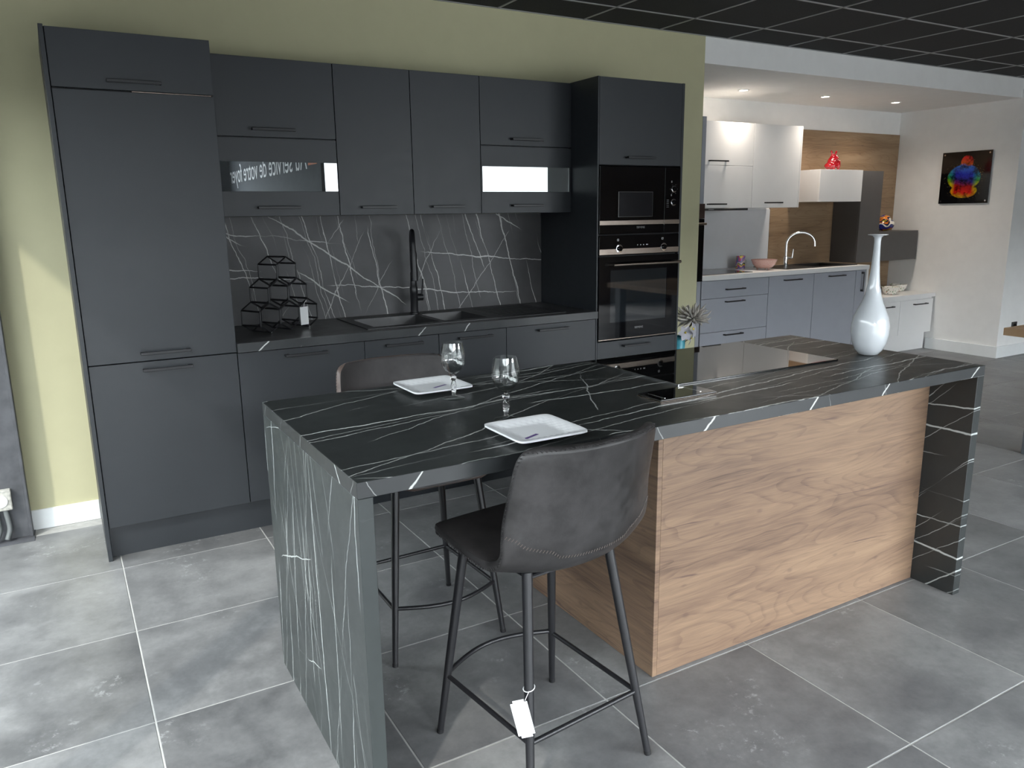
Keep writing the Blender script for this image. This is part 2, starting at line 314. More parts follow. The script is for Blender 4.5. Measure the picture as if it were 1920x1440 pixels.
def artwork():
    t = NT('rainbow_splash_print'); s = t.sep(t.pos())
    u = t.rng(s[1], 1.293, 0.800, 0.0, 1.0); v = t.rng(s[2], 1.504, 2.0, 0.0, 1.0)
    p2 = t.comb(u, v, 0.0)
    nz = t.math('MULTIPLY', t.math('SUBTRACT', t.noise(p2, 7.0, 4, 0.65), 0.5), 0.10)
    def ell(cx, cy, rx, ry):
        a = t.math('DIVIDE', t.math('SUBTRACT', u, cx), rx); b = t.math('DIVIDE', t.math('SUBTRACT', v, cy), ry)
        return t.math('ADD', t.math('SQRT', t.math('ADD', t.math('MULTIPLY', a, a), t.math('MULTIPLY', b, b))), nz)
    d = t.math('MINIMUM', t.math('MINIMUM', ell(0.48, 0.50, 0.335, 0.255), ell(0.52, 0.80, 0.125, 0.13)), ell(0.50, 0.24, 0.27, 0.14))
    inside = t.rng(d, 0.95, 1.03, 1.0, 0.0)
    f = t.math('ADD', v, t.math('ADD', t.math('MULTIPLY', nz, 1.6), t.math('MULTIPLY', t.math('SUBTRACT', u, 0.5), 0.12)))
    mid = t.ramp(f, [(0.12, (0.55, 0.30, 0.01)), (0.20, (0.65, 0.015, 0.01)), (0.33, (0.30, 0.01, 0.01)), (0.44, (0.03, 0.02, 0.22)), (0.58, (0.015, 0.03, 0.42)), (0.72, (0.02, 0.14, 0.55)), (0.76, (0.60, 0.10, 0.01)), (0.88, (0.65, 0.02, 0.02))])
    side = t.ramp(f, [(0.15, (0.70, 0.35, 0.0)), (0.34, (0.55, 0.50, 0.0)), (0.46, (0.03, 0.25, 0.02)), (0.58, (0.01, 0.25, 0.40)), (0.75, (0.02, 0.10, 0.40))])
    sm = t.rng(t.math('ABSOLUTE', t.math('SUBTRACT', u, 0.48)), 0.17, 0.27, 0.0, 1.0)
    col = t.mix(sm, mid, side)
    dk = t.rng(t.noise(t.vadd(p2, (3, 1, 0)), 6.0, 4, 0.7), 0.38, 0.55, 0.15, 1.0)
    col = t.mix(1.0, col, t.comb(dk, dk, dk), 'MULTIPLY')
    spl = t.math('MULTIPLY', t.rng(t.vor(p2, 'F1', 16.0), 0.10, 0.13, 1.0, 0.0), t.rng(d, 1.05, 1.35, 0.5, 0.0))
    col2 = t.mix(inside, t.mix(spl, (0.004, 0.004, 0.005), (0.35, 0.28, 0.1)), col)
    return t.set(col2, 0.08)
MAT['art'] = artwork()

# ------------------------------------------------------------------ mesh helpers (world coordinates)
def nb(): return bmesh.new()
def box(bm, x0, x1, y0, y1, z0, z1, bev=0.0, seg=1):
    g = bmesh.ops.create_cube(bm, size=1.0); vs = g['verts']
    for v in vs: v.co = Vector((x0+(v.co.x+.5)*(x1-x0), y0+(v.co.y+.5)*(y1-y0), z0+(v.co.z+.5)*(z1-z0)))
    if bev > 0:
        es = list({e for v in vs for e in v.link_edges})
        bmesh.ops.bevel(bm, geom=es, offset=bev, segments=seg, profile=0.5, affect='EDGES')
    return bm
def bx(*a, bev=0.0012, seg=1): return box(nb(), *a, bev=bev, seg=seg)
def tube(bm, pts, r, seg=10, caps=True, closed=False):
    P = [Vector(p) for p in pts]; n = len(P); R = r if isinstance(r, (list, tuple)) else [r]*n
    tang = []
    for i in range(n):
        if closed: d = P[(i+1) % n]-P[(i-1) % n]
        else: d = P[min(i+1, n-1)]-P[max(i-1, 0)]
        tang.append(d.normalized())
    a = Vector((0, 0, 1)) if abs(tang[0].z) < 0.9 else Vector((1, 0, 0))
    nrm = (a-tang[0]*a.dot(tang[0])).normalized(); rings = []
    for i in range(n):
        nrm = (nrm-tang[i]*nrm.dot(tang[i])).normalized(); b = tang[i].cross(nrm)
        rings.append([bm.verts.new(P[i]+R[i]*(math.cos(2*math.pi*k/seg)*nrm+math.sin(2*math.pi*k/seg)*b)) for k in range(seg)])
    for i in range(n if closed else n-1):
        A, B = rings[i], rings[(i+1) % n]
        for k in range(seg): bm.faces.new((A[k], A[(k+1) % seg], B[(k+1) % seg], B[k]))
    if caps and not closed:
        bm.faces.new(rings[0][::-1]); bm.faces.new(rings[-1])
    return bm
def lathe(bm, prof, c, seg=32, capb=True, capt=False, axis='z', flute=None):
    rings = []
    for (r, h) in prof:
        ring = []
        for k in range(seg):
            an = 2*math.pi*k/seg; rr = r*(1+(flute(h)*math.cos(an*flute.n) if flute else 0))
            if axis == 'z': p = (c[0]+rr*math.cos(an), c[1]+rr*math.sin(an), c[2]+h)
            else: p = (c[0]+rr*math.cos(an), c[1]-h, c[2]+rr*math.sin(an))      # axis pointing to -y
            ring.append(bm.verts.new(p))
        rings.append(ring)
    for A, B in zip(rings, rings[1:]):
        for k in range(seg): bm.faces.new((A[k], A[(k+1) % seg], B[(k+1) % seg], B[k]))
    if capb: bm.faces.new(rings[0][::-1])
    if capt: bm.faces.new(rings[-1])
    return bm
def ring_box(bm, ox0, ox1, oy0, oy1, ix0, ix1, iy0, iy1, z0, z1):
    """flat slab with a rectangular hole"""
    o = [(ox0, oy0), (ox1, oy0), (ox1, oy1), (ox0, oy1)]; i = [(ix0, iy0), (ix1, iy0), (ix1, iy1), (ix0, iy1)]
    V = {}
    for nme, q in (('o', o), ('i', i)):
        for z in (z0, z1): V[nme, z] = [bm.verts.new((x, y, z)) for x, y in q]
    for k in range(4):
        j = (k+1) % 4
        bm.faces.new((V['o', z1][k], V['o', z1][j], V['i', z1][j], V['i', z1][k]))
        bm.faces.new((V['o', z0][j], V['o', z0][k], V['i', z0][k], V['i', z0][j]))
        bm.faces.new((V['o', z0][k], V['o', z0][j], V['o', z1][j], V['o', z1][k]))
        bm.faces.new((V['i', z0][j], V['i', z0][k], V['i', z1][k], V['i', z1][j]))
    return bm
def origin(o):
    v = Vector((0, 0, 0))
    while o is not None: v += o.location; o = o.parent
    return v
def obj(name, bm, mat, parent=None, smooth=False, ang=40, loc=None, recalc=True):
    """links ONE mesh object; geometry given in world coordinates"""
    if recalc: bmesh.ops.recalc_face_normals(bm, faces=bm.faces)
    base = origin(parent) if parent else Vector((0, 0, 0))
    if parent is None:
        if loc is None:
            xs = [v.co for v in bm.verts]
            loc = Vector(((min(c.x for c in xs)+max(c.x for c in xs))/2, (min(c.y for c in xs)+max(c.y for c in xs))/2, min(c.z for c in xs)))
        base = Vector(loc)
    for v in bm.verts: v.co -= base
    me = bpy.data.meshes.new(name); bm.to_mesh(me); bm.free()
    me.materials.append(MAT[mat] if isinstance(mat, str) else mat)
    if smooth:
        for p in me.polygons: p.use_smooth = True
        me.set_sharp_from_angle(angle=math.radians(ang))
    o = bpy.data.objects.new(name, me); COL.objects.link(o)
    if parent: o.parent = parent
    else: o.location = base
    return o
def edge_faces(o):
    o.data.materials.append(MAT['m_edge'])
    for p in o.data.polygons:
        if abs(p.normal.z) < 0.5: p.material_index = 1
    return o
def tag(o, label, cat, group=None):
    o['label'] = label; o['category'] = cat
    if group: o['group'] = group
    return o
def thing(name, label, cat, loc, group=None):
    o = bpy.data.objects.new(name, None); o.empty_display_size = 0.1; COL.objects.link(o); o.location = loc
    return tag(o, label, cat, group)
def struct(name, bm, mat, parent=None, label=None):
    o = obj(name, bm, mat, parent); o['kind'] = 'structure'
    if label: o['label'] = label
    return o
def copy_tree(o, parent=None):
    c = o.copy(); COL.objects.link(c); c.parent = parent
    for ch in list(o.children): copy_tree(ch, c)
    return c
def handle_bm(cx, yf, cz, L=0.2, vert=False):
    bm = nb(); d = 0.030
    def b(a0, a1, y0, y1, c0, c1, bev):
        if vert: box(bm, cx+c0, cx+c1, y0, y1, cz+a0, cz+a1, bev)
        else: box(bm, cx+a0, cx+a1, y0, y1, cz+c0, cz+c1, bev)
    b(-L/2, L/2, yf-d, yf-d+0.006, -0.006, 0.006, 0.0012)
    for s in (-1, 1):
        a = s*(L/2-0.010)
        b(a-0.010, a+0.010, yf-d+0.003, yf+0.0005, -0.005, 0.005, 0.001)
    return bm
def handle(parent, cx, yf, cz, L=0.2, vert=False, mat='black_metal'): return obj('handle', handle_bm(cx, yf, cz, L, vert), mat, parent)
def text_mesh(name, body, size, mat, parent, matrix, align='LEFT', depth=0.0, width=None):
    cu = bpy.data.curves.new(name, 'FONT'); cu.body = body; cu.size = size; cu.align_x = align; cu.extrude = depth
    tmp = bpy.data.objects.new(name, cu); COL.objects.link(tmp)
    dg = bpy.context.evaluated_depsgraph_get(); dg.update()
    me = bpy.data.meshes.new_from_object(tmp.evaluated_get(dg)); bpy.data.objects.remove(tmp)
    base = origin(parent) if parent else Vector((0, 0, 0))
    if width:
        xs = [v.co.x for v in me.vertices]; me.transform(Matrix.Diagonal((width/(max(xs)-min(xs)), 1, 1, 1)))
    me.transform(Matrix.Translation(-base) @ matrix)
    me.materials.clear(); me.materials.append(MAT[mat]); me.name = name
    o = bpy.data.objects.new(name, me); COL.objects.link(o)
    if parent: o.parent = parent
    return o
def face_cam_matrix(x, y, z): # text in the xz plane, read from -y
    return Matrix.Translation((x, y, z)) @ Matrix.Rotation(math.pi/2, 4, 'X')

# ------------------------------------------------------------------ the setting
ZC = 2.62; WY = 0.60
XR = 12.0
fl = struct('floor', bx(FX-0.3, XR, FY-0.2, 4.0, -0.12, -0.0015, bev=0), 'grout')
GX, GY, GT, GR = 0.0495, -0.1041, 0.6055, 0.0048
def tile_mesh(name, w, d, h, bev, mat):
    bm = box(nb(), -w/2, w/2, -d/2, d/2, -h, 0, bev); bmesh.ops.recalc_face_normals(bm, faces=bm.faces)
    me = bpy.data.meshes.new(name); bm.to_mesh(me); bm.free(); me.materials.append(MAT[mat]); return me
tm = tile_mesh('tile', GT-GR, GT-GR, 0.010, 0.0012, 'tile')
ftiles = []
for i in range(-2, 18):
    for j in range(-4, 12):
        cx, cy = GX+(i+0.5)*GT, GY-(j+0.5)*GT
        if cx < FX-0.2 or cx > 10.6 or cy < -6.9 or (cy > 0.55 and cx < 3.6): continue
        ftiles.append((math.hypot(cx-CAM.x, cy-CAM.y), cx, cy))
ftiles.sort()
for k, (_, cx, cy) in enumerate(ftiles[:295]):
    o = bpy.data.objects.new('tile', tm); COL.objects.link(o); o.parent = fl
    o.location = Vector((cx, cy, 0.0))-fl.location
    o.rotation_euler = (0, 0, 0)
struct('ground_outside', bx(-30, 30, -40, 30, -0.20, -0.13, bev=0), 'pavement')

struct('sky_blocker_left', bx(-9.0, -6.0, -12, 20, -0.13, 3.0, bev=0), 'blocker')  # unseen block added to cut the sky light from the left
struct('sky_blocker_front', bx(-14.0, 34.0, -24, -20, -0.13, 4.6, bev=0), 'blocker')  # unseen block added to hide low sky and darken the upper fronts
ce = struct('ceiling', bx(FX-0.3, XR, FY-0.2, WY+0.02, ZC+0.012, ZC+0.15, bev=0), 'gap')
CGX, CGY = 3.527, 0.265
cm = tile_mesh('ceiling_panel', 0.588, 0.588, 0.010, 0.0, 'ceil')
cl = []
for i in range(-8, 11):
    for j in range(-1, 12):
        cx, cy = CGX+(i+0.5)*0.6, CGY-(j+0.5)*0.6
        cl.append((math.hypot(cx-CAM.x-2, cy-CAM.y-3), cx, cy, i, j))
cl.sort()
cm_edge = tile_mesh('ceiling_panel', 0.588, WY-CGY-0.01, 0.010, 0.0, 'ceil')
for k, (_, cx, cy, i, j) in enumerate(cl[:235]):
    o = bpy.data.objects.new('ceiling_panel', cm_edge if j == -1 else cm); COL.objects.link(o); o.parent = ce
    o.location = Vector((cx, (CGY+WY)/2 if j == -1 else cy, ZC+0.011))-ce.location
def bar(x0, x1, y0, y1): obj('grid_bar', bx(x0, x1, y0, y1, ZC-0.003, ZC+0.012, bev=0), 'grid', ce)
for i in range(-8, 12): bar(CGX+i*0.6-0.007, CGX+i*0.6+0.007, FY, WY)
for j in range(0, 13): bar(FX, XR-0.1, CGY-j*0.6-0.007, CGY-j*0.6+0.007)
bar(FX, XR-0.1, WY-0.012, WY)

XW = 3.940          # end of the olive wall
struct('wall_back', bx(FX-0.2, XW, WY, 1.815, 0, ZC+0.1, bev=0), 'olive')
struct('baseboard_back', bx(-0.70, 0.0, WY-0.014, WY, 0, 0.098, bev=0.002), 'base_white')
XWR, YB, ZQ, YE = 7.890, 1.815, 2.4465, 0.56
struct('wall_far', bx(XW-0.2, XWR+0.7, YB, YB+0.1, 0, ZC+0.1, bev=0), 'white_wall')
struct('wall_bulkhead', bx(XW, XR, WY, WY+0.12, ZQ, ZC+0.1, bev=0), 'white_wall')
struct('ceiling_soffit', bx(XW, XWR+0.7, WY+0.12, YB, ZQ, ZQ+0.08, bev=0), 'white_wall')
struct('wall_right', bx(XWR, XWR+0.64, YE, YB, 0, ZC+0.1, bev=0), 'white_wall')
struct('baseboard_right', bx(XWR-0.016, XWR, YE-0.016, 1.29, 0, 0.115, bev=0.002), 'base_white')
struct('baseboard_pillar', bx(XWR, XWR+0.656, YE-0.016, YE, 0, 0.115, bev=0.002), 'base_white')
struct('wall_beyond', bx(XWR+0.64, XR, 2.6, 2.7, 0, ZC+0.1, bev=0), 'beige_wall')
struct('wall_beyond_top', bx(XWR+0.64, XR, WY+0.12, 2.6, ZQ, ZQ+0.08, bev=0), 'white_wall')
struct('wall_side', bx(XR, XR+0.1, FY, 2.7, 0, ZC+0.1, bev=0), 'beige_wall')
# glazed shop fronts (left and behind the viewer)
HEAD = 2.22
struct('wall_side_lintel', bx(FX-0.12, FX+0.0, FY, WY, HEAD, ZC+0.1, bev=0), 'white_wall')
struct('wall_front_lintel', bx(FX-0.12, XR, FY-0.12, FY, 2.54, ZC+0.1, bev=0), 'sign')
w1 = struct('window_1', bx(FX-0.10, FX-0.02, FY, WY, HEAD-0.05, HEAD, bev=0), 'frame')
for y in (-2.05, -4.55): obj('mullion', bx(FX-0.10, FX, y-0.055, y+0.055, 0, HEAD-0.05, bev=0), 'frame', w1)
struct('wall_front', bx(7.4, XR, FY-0.12, FY, 0, 2.54, bev=0), 'beige_wall')
for (a, b) in ((FY+0.05, -4.605), (-4.495, -2.105), (-1.995, WY-0.005)): obj('pane', bx(FX-0.062, FX-0.056, a, b, 0.0, HEAD-0.05, bev=0), 'tinted', w1)
struct('mirrored_sky_blocker', bx(1.35, 2.10, FY-0.12, FY, 0, 2.54, bev=0), 'sign')  # unseen dark slab added to keep bright sky out of the cabinet glass reflection
w2 = struct('window_2', bx(FX, 7.4, FY-0.10, FY-0.02, 2.5, 2.54, bev=0), 'frame')
for x in (-0.7, 3.8, 5.5, 7.35): obj('mullion', bx(x-0.05, x+0.05, FY-0.10, FY, 0, 2.5, bev=0), 'frame', w2)

# ------------------------------------------------------------------ main kitchen run
W1, ZK, ZWB, ZW, HT, YU, ZUB = 0.615, 0.148, 0.868, 0.909, 2.186, 0.2547, 1.466
G = 0.0015
def door(root, x0, x1, z0, z1, yf=0.0, mat='anthracite', th=0.019, name='door'):
    return obj(name, bx(x0+G, x1-G, yf, yf+th, z0+G, z1-G, bev=0.001), mat, root)
# tall fridge cabinet
t = thing('tall_cabinet', 'tall anthracite fridge cabinet with three doors at the left end of the run', 'cabinet', (0.31, 0.3, 0))
obj('body', bx(0.018, W1-0.001, 0.021, WY-0.003, ZK, HT-0.002, bev=0), 'gap', t)
obj('side_panel', bx(0.0, 0.0165, -0.006, WY-0.002, 0.0, HT+0.004, bev=0.001), 'anthracite', t)
obj('top_panel', bx(0.017, W1-0.001, 0.021, WY-0.003, HT-0.002, HT, bev=0), 'carcass', t)
obj('plinth', bx(0.018, W1, 0.045, 0.06, 0.0, ZK, bev=0), 'anthracite', t)
d = door(t, 0.0175, W1, 1.966, HT); handle(d, 0.311, 0, 1.999)
d = door(t, 0.0175, W1, 0.867, 1.963); handle(d, 0.320, 0, 0.903)
d = door(t, 0.0175, W1, ZK, 0.866); handle(d, 0.322, 0, 0.831)
obj('lit_edge_strip', bx(0.30, W1-0.012, 0.003, 0.019, 1.9625, 1.9655, bev=0), 'steel', t)['label'] = 'pale strip standing in for light on the top edge of the fridge door'  # pale strip stands in for the lit top edge of the door

def wall_unit(x0, x1, kind, label, hx):
    t = thing('wall_cabinet', label, 'cabinet', ((x0+x1)/2, 0.42, ZUB), 'anthracite wall cabinets above the sink')
    if kind == 'door':
        obj('body', bx(x0+0.0005, x1-0.0005, YU+0.021, WY-0.003, ZUB, 2.183, bev=0), 'carcass', t)
        d = door(t, x0, x1, ZUB, 2.183, YU); handle(d, hx, YU, 1.505, 0.185)
    else:
        # body hollow behind the pane: back, sides, floor, shelf
        bm = nb()
        box(bm, x0+0.0005, x1-0.0005, YU+0.021, WY-0.003, 1.80, 2.183)
        box(bm, x0+0.0005, x0+0.016, YU+0.021, WY-0.003, ZUB, 1.80); box(bm, x1-0.016, x1-0.0005, YU+0.021, WY-0.003, ZUB, 1.80)
        box(bm, x0+0.016, x1-0.016, YU+0.021, WY-0.003, ZUB, ZUB+0.016); box(bm, x0+0.016, x1-0.016, WY-0.012, WY-0.003, ZUB+0.016, 1.80)
        obj('body', bm, 'carcass', t)
        d = door(t, x0, x1, 1.829, 2.183, YU); handle(d, hx, YU, 1.864)
        px0, px1 = (x0+0.003, x1-0.004) if kind == 'left' else (x0+0.010, x1-0.014)
        z0, z1 = 1.583, 1.718
        fr = nb(); yf = YU
        box(fr, x0+G, x1-G, yf, yf+0.019, z1, 1.826, 0.001); box(fr, x0+G, x1-G, yf, yf+0.019, ZUB+G, z0, 0.001)
        if px0 > x0+0.004: box(fr, x0+G, px0, yf, yf+0.019, z0, z1); box(fr, px1, x1-G, yf, yf+0.019, z0, z1)
        d = obj('flap_door', fr, 'anthracite', t); handle(d, hx, YU, 1.507)
        pane = obj('pane', bx(px0, px1, yf+0.0015, yf+0.0065, z0, z1, bev=0), 'mirror_glass', d)
        obj('pane_glint', bx(px1-0.004, px1, yf+0.0005, yf+0.0015, z0+0.002, z1-0.002, bev=0), 'chrome', d)  # bright strip standing in for a reflection at the end of the pane
        if kind == 'right': obj('pane_glint', bx(px0, px0+0.004, yf+0.0005, yf+0.0015, z0+0.002, z1-0.002, bev=0), 'chrome', d)
    return t
wall_unit(W1, 1.215, 'left', 'anthracite wall cabinet beside the fridge, its glass strip mirroring white lettering', 0.912)
wall_unit(1.215, 1.615, 'door', 'plain narrow anthracite wall cabinet right of the lettered glass', 1.416)
wall_unit(1.615, 2.015, 'door', 'plain narrow anthracite wall cabinet left of the grey glass strip', 1.806)
wall_unit(2.015, 2.609, 'right', 'anthracite wall cabinet with pale grey glass strip next to the oven column', 2.304)

def base_unit(x0, x1, hx, label):
    t = thing('base_cabinet', label, 'cabinet', ((x0+x1)/2, 0.3, 0), 'anthracite base cabinets under the worktop')
    bm = nb()
    box(bm, x0+0.0005, x0+0.018, 0.021, WY-0.003, ZK, ZWB-0.001); box(bm, x1-0.018, x1-0.0005, 0.021, WY-0.003, ZK, ZWB-0.001)
    box(bm, x0+0.018, x1-0.018, 0.021, WY-0.003, ZK, ZK+0.018)
    obj('body', bm, 'carcass', t)
    d = door(t, x0, x1, ZK, ZWB-0.004); handle(d, hx, 0, 0.833)
    obj('plinth', bx(x0, x1, 0.045, 0.06, 0, ZK, bev=0), 'anthracite', t)
base_unit(W1, 1.215, 0.925, 'anthracite base cabinet next to the fridge cabinet, below the wire rack')
base_unit(1.215, 1.615, 1.420, 'narrow anthracite base cabinet under the sink, behind the far stool')
base_unit(1.615, 2.015, 1.823, 'narrow anthracite base cabinet under the drainer, behind the wine glasses')
base_unit(2.015, 2.609, 2.310, 'wide anthracite base cabinet next to the oven column')

SX0, SX1, SY0, SY1 = 1.265, 2.425, 0.060, 0.545
tag(edge_faces(obj('worktop', ring_box(nb(), W1+0.0005, 2.609, -0.020, WY-0.002, SX0, SX1, SY0, SY1, ZWB, ZW), 'm_work')), 'dark veined stone worktop along the back wall', 'worktop')
tag(obj('backsplash', bx(0.62, 2.6085, WY-0.012, WY-0.001, ZW+0.001, ZUB-0.001, bev=0), 'm_splash'), 'dark grey marbled backsplash with white veins behind the tap', 'backsplash')
# sink
t = thing('sink', 'black composite sink with drainer set in the back worktop', 'sink', (1.845, 0.30, ZW))
zt_ = ZW+0.005
def bowl(bm, x0, x1, y0, y1, zt, zb, ins=0.025):
    T = [bm.verts.new(p) for p in ((x0, y0, zt), (x1, y0, zt), (x1, y1, zt), (x0, y1, zt))]
    B = [bm.verts.new(p) for p in ((x0+ins, y0+ins, zb), (x1-ins, y0+ins, zb), (x1-ins, y1-ins, zb), (x0+ins, y1-ins, zb))]
    for k in range(4): bm.faces.new((T[k], B[k], B[(k+1) % 4], T[(k+1) % 4]))
    bm.faces.new(B)
bm = nb(); ex = 0.010
ring_box(bm, SX0-ex, 1.700, SY0-ex, SY1+ex, 1.305, 1.672, 0.105, 0.430, ZW+0.0003, zt_)
ring_box(bm, 1.700, 2.000, SY0-ex, SY1+ex, 1.705, 1.960, 0.105, 0.430, ZW+0.0003, zt_)
obj('rim', bm, 'black_sink', t)
bm = nb(); bowl(bm, 1.305, 1.672, 0.105, 0.430, zt_, ZW-0.19); obj('bowl', bm, 'black_sink', t, recalc=False)
bm = nb(); bowl(bm, 1.705, 1.960, 0.105, 0.430, zt_, ZW-0.15); obj('bowl', bm, 'black_sink', t, recalc=False)
for (cx, zz) in ((1.49, ZW-0.19), (1.83, ZW-0.15)):
    obj('drain', lathe(nb(), [(0.045, 0.001), (0.045, 0.004), (0.03, 0.005), (0.001, 0.003)], (cx, 0.27, zz), 20), 'chrome', t, True)
bm = nb(); box(bm, 2.000, SX1+ex, SY0-ex, SY1+ex, ZW+0.0003, zt_, 0.001)
obj('drainer', bm, 'black_sink', t)
for k in range(8):
    obj('drainer_rib', bx(2.06, 2.40, 0.11+k*0.05, 0.122+k*0.05, zt_, zt_+0.002, bev=0.0008), 'black_sink', t)
# tap
TX, TY = 1.690, 0.484
t = thing('kitchen_tap', 'tall matt black pull-out tap standing behind the sink', 'tap', (TX, TY, zt_))
obj('base_ring', lathe(nb(), [(0.028, 0), (0.028, 0.006), (0.024, 0.009)], (TX, TY, zt_), 24, True, True), 'black_metal', t, True)
obj('column', lathe(nb(), [(0.0215, 0.006), (0.0215, 0.115), (0.023, 0.118), (0.023, 0.150), (0.019, 0.155), (0.0165, 0.20), (0.0165, 0.235)], (TX, TY, zt_), 24, True, True), 'black_metal', t, True)
pts = [(TX-0.001, TY, zt_+0.23)]+[(TX-0.002, TY, zt_+0.23+k*0.03) for k in range(1, 5)]
c0 = (TY-0.085, zt_+0.365)
tdx, tdy = -0.34, -0.94
pts += [(TX-0.002+tdx*0.085*(1-math.cos(a)), TY+tdy*0.085*(1-math.cos(a)), c0[1]+0.098*math.sin(a)) for a in [math.pi*k/14 for k in range(0, 15)]]
obj('spout', tube(nb(), pts, 0.0125, 14), 'black_metal', t, True)
obj('spray_head', lathe(nb(), [(0.012, 0.0), (0.0165, -0.02), (0.018, -0.10), (0.020, -0.14), (0.020, -0.165), (0.016, -0.168)], (TX-0.002+tdx*0.17, TY+tdy*0.17, zt_+0.367), 20, True, True), 'black_metal', t, True)
bm = nb(); tube(bm, [(TX+0.015, TY, zt_+0.092), (TX+0.052, TY, zt_+0.092)], 0.0195, 18)
tube(bm, [(TX+0.044, TY-0.004, zt_+0.095), (TX+0.050, TY-0.012, zt_+0.155), (TX+0.051, TY-0.018, zt_+0.195)], [0.006, 0.005, 0.0045], 10)
obj('lever', bm, 'black_metal', t, True)

# oven column
OL, OR = 2.610, 3.231
t = thing('oven_cabinet', 'tall anthracite cabinet housing the microwave and oven', 'cabinet', ((OL+OR)/2, 0.3, 0))
for (a, b) in ((OL, OL+0.010), (OR-0.018, OR)): obj('side_panel', bx(a, b, 0.0, WY-0.002, 0.0, HT, bev=0.001), 'anthracite', t)
bm = nb(); xa, xb = OL+0.0105, OR-0.0185
box(bm, xa, xb, 0.021, WY-0.003, 1.722, HT-0.001); box(bm, xa, xb, 0.010, WY-0.003, 1.336, 1.340); box(bm, xa, xb, 0.010, WY-0.003, 0.726, 0.731); box(bm, xa, xb, 0.021, WY-0.003, ZK, 0.70)
box(bm, xa, xb, WY-0.02, WY-0.003, 0.731, 1.722)
obj('body', bm, 'gap', t)
d = door(t, xa-0.001, xb+0.001, 1.722, HT); handle(d, 2.905, 0, 1.764)
d = door(t, xa-0.001, xb+0.001, ZK, 0.724, name='drawer'); handle(d, 2.90, 0, 0.690)
obj('plinth', bx(OL+0.010, OR-0.018, 0.045, 0.06, 0, ZK, bev=0), 'anthracite', t)
def dial(parent, x, z, r, y):
    k = obj('knob', lathe(nb(), [(r*0.62, 0.0), (r*0.62, 0.014), (r*0.50, 0.017)], (x, y, z), 24, True, True, axis='y'), 'black_glass', parent, True)
    obj('dial_ring', lathe(nb(), [(r, 0.0), (r, 0.003), (r*0.66, 0.0035), (r*0.64, 0.002)], (x, y, z), 28, True, False, axis='y'), 'chrome', parent, True)
    return k
# microwave
MX0, MX1 = xa+0.002, xb-0.002
t = thing('microwave', 'built-in black glass microwave with steel strip, above the oven', 'microwave', ((MX0+MX1)/2, 0.2, 1.341))
obj('housing', bx(MX0+0.01, MX1-0.01, 0.012, 0.42, 1.345, 1.712, bev=0), 'gap', t)
XS = 3.092
d = obj('door', bx(MX0, XS-0.001, -0.008, 0.012, 1.342, 1.716, bev=0.0015), 'black_glass', t)
bm = nb(); wx0, wx1, wz0, wz1 = 2.752, 3.003, 1.436, 1.577
for q in ((wx0, wx1, wz0, wz0+0.003), (wx0, wx1, wz1-0.003, wz1), (wx0, wx0+0.004, wz0+0.003, wz1-0.003), (wx1-0.002, wx1, wz0+0.003, wz1-0.003)): box(bm, q[0], q[1], -0.0095, -0.008, q[2], q[3])
obj('window_frame', bm, 'hood', d)
obj('window_edge', bx(wx0, wx0+0.003, -0.0098, -0.0095, wz0, wz1, bev=0), 'grey_mark', d)
obj('window', bx(wx0+0.006, wx1-0.004, -0.0088, -0.008, wz0+0.005, wz1-0.005, bev=0), plain('dark_mesh_glass', (0.012, 0.012, 0.015), 0.12), d)
p = obj('control_panel', bx(XS+0.001, MX1, -0.008, 0.012, 1.342, 1.716, bev=0.0015), 'black_glass', t)
obj('strip', bx(MX0, XS-0.001, -0.0105, -0.0085, 1.392, 1.417, bev=0.0008), 'steel', d)
obj('strip', bx(XS+0.001, MX1, -0.0105, -0.0085, 1.392, 1.417, bev=0.0008), 'steel', p)
dial(p, 3.161, 1.592, 0.020, -0.008); dial(p, 3.160, 1.516, 0.020, -0.008)
bm = nb()
for k in range(5): box(bm, 3.108, 3.125, -0.0086, -0.0081, 1.488+k*0.010, 1.4905+k*0.010)
for k in range(6):
    a = k*math.pi/3
    box(bm, 3.161+0.028*math.cos(a)-0.002, 3.161+0.028*math.cos(a)+0.002, -0.0086, -0.0081, 1.592+0.028*math.sin(a)-0.001, 1.592+0.028*math.sin(a)+0.001)
box(bm, 3.140, 3.147, -0.0086, -0.0081, 1.628, 1.640); box(bm, 3.140, 3.147, -0.0086, -0.0081, 1.552, 1.562)
obj('marking', bm, 'grey_mark', p)['kind'] = 'stuff'
text_mesh('lettering', 'SIEMENS', 0.016, 'grey_mark', d, face_cam_matrix(2.917, -0.0086, 1.371), 'CENTER')
# oven
t = thing('oven', 'built-in black glass oven with steel handle and two dials, under the microwave', 'oven', ((MX0+MX1)/2, 0.2, 0.732))
bm = nb()
box(bm, MX0+0.01, MX1-0.01, 0.012, 0.53, 0.738, 0.80); box(bm, MX0+0.01, MX1-0.01, 0.50, 0.53, 0.80, 1.334); box(bm, MX0+0.01, MX0+0.07, 0.012, 0.50, 0.80, 1.334); box(bm, MX1-0.07, MX1-0.01, 0.012, 0.50, 0.80, 1.334); box(bm, MX0+0.07, MX1-0.07, 0.012, 0.50, 1.17, 1.334)
obj('housing', bm, 'gap', t)
p = obj('control_panel', bx(MX0, MX1, -0.008, 0.012, 1.222, 1.333, bev=0.0015), 'black_glass', t)
obj('strip', bx(MX0, MX1, -0.0105, -0.0085, 1.226, 1.258, bev=0.0008), 'steel', p)
dial(p, 2.762, 1.259, 0.023, -0.0105); dial(p, 3.092, 1.259, 0.023, -0.0105)
bm = nb()
for k, wd in enumerate((0.004, 0.006, 0.006, 0.014)): box(bm, 2.895+k*0.022, 2.895+k*0.022+wd, -0.0086, -0.0081, 1.274, 1.279)
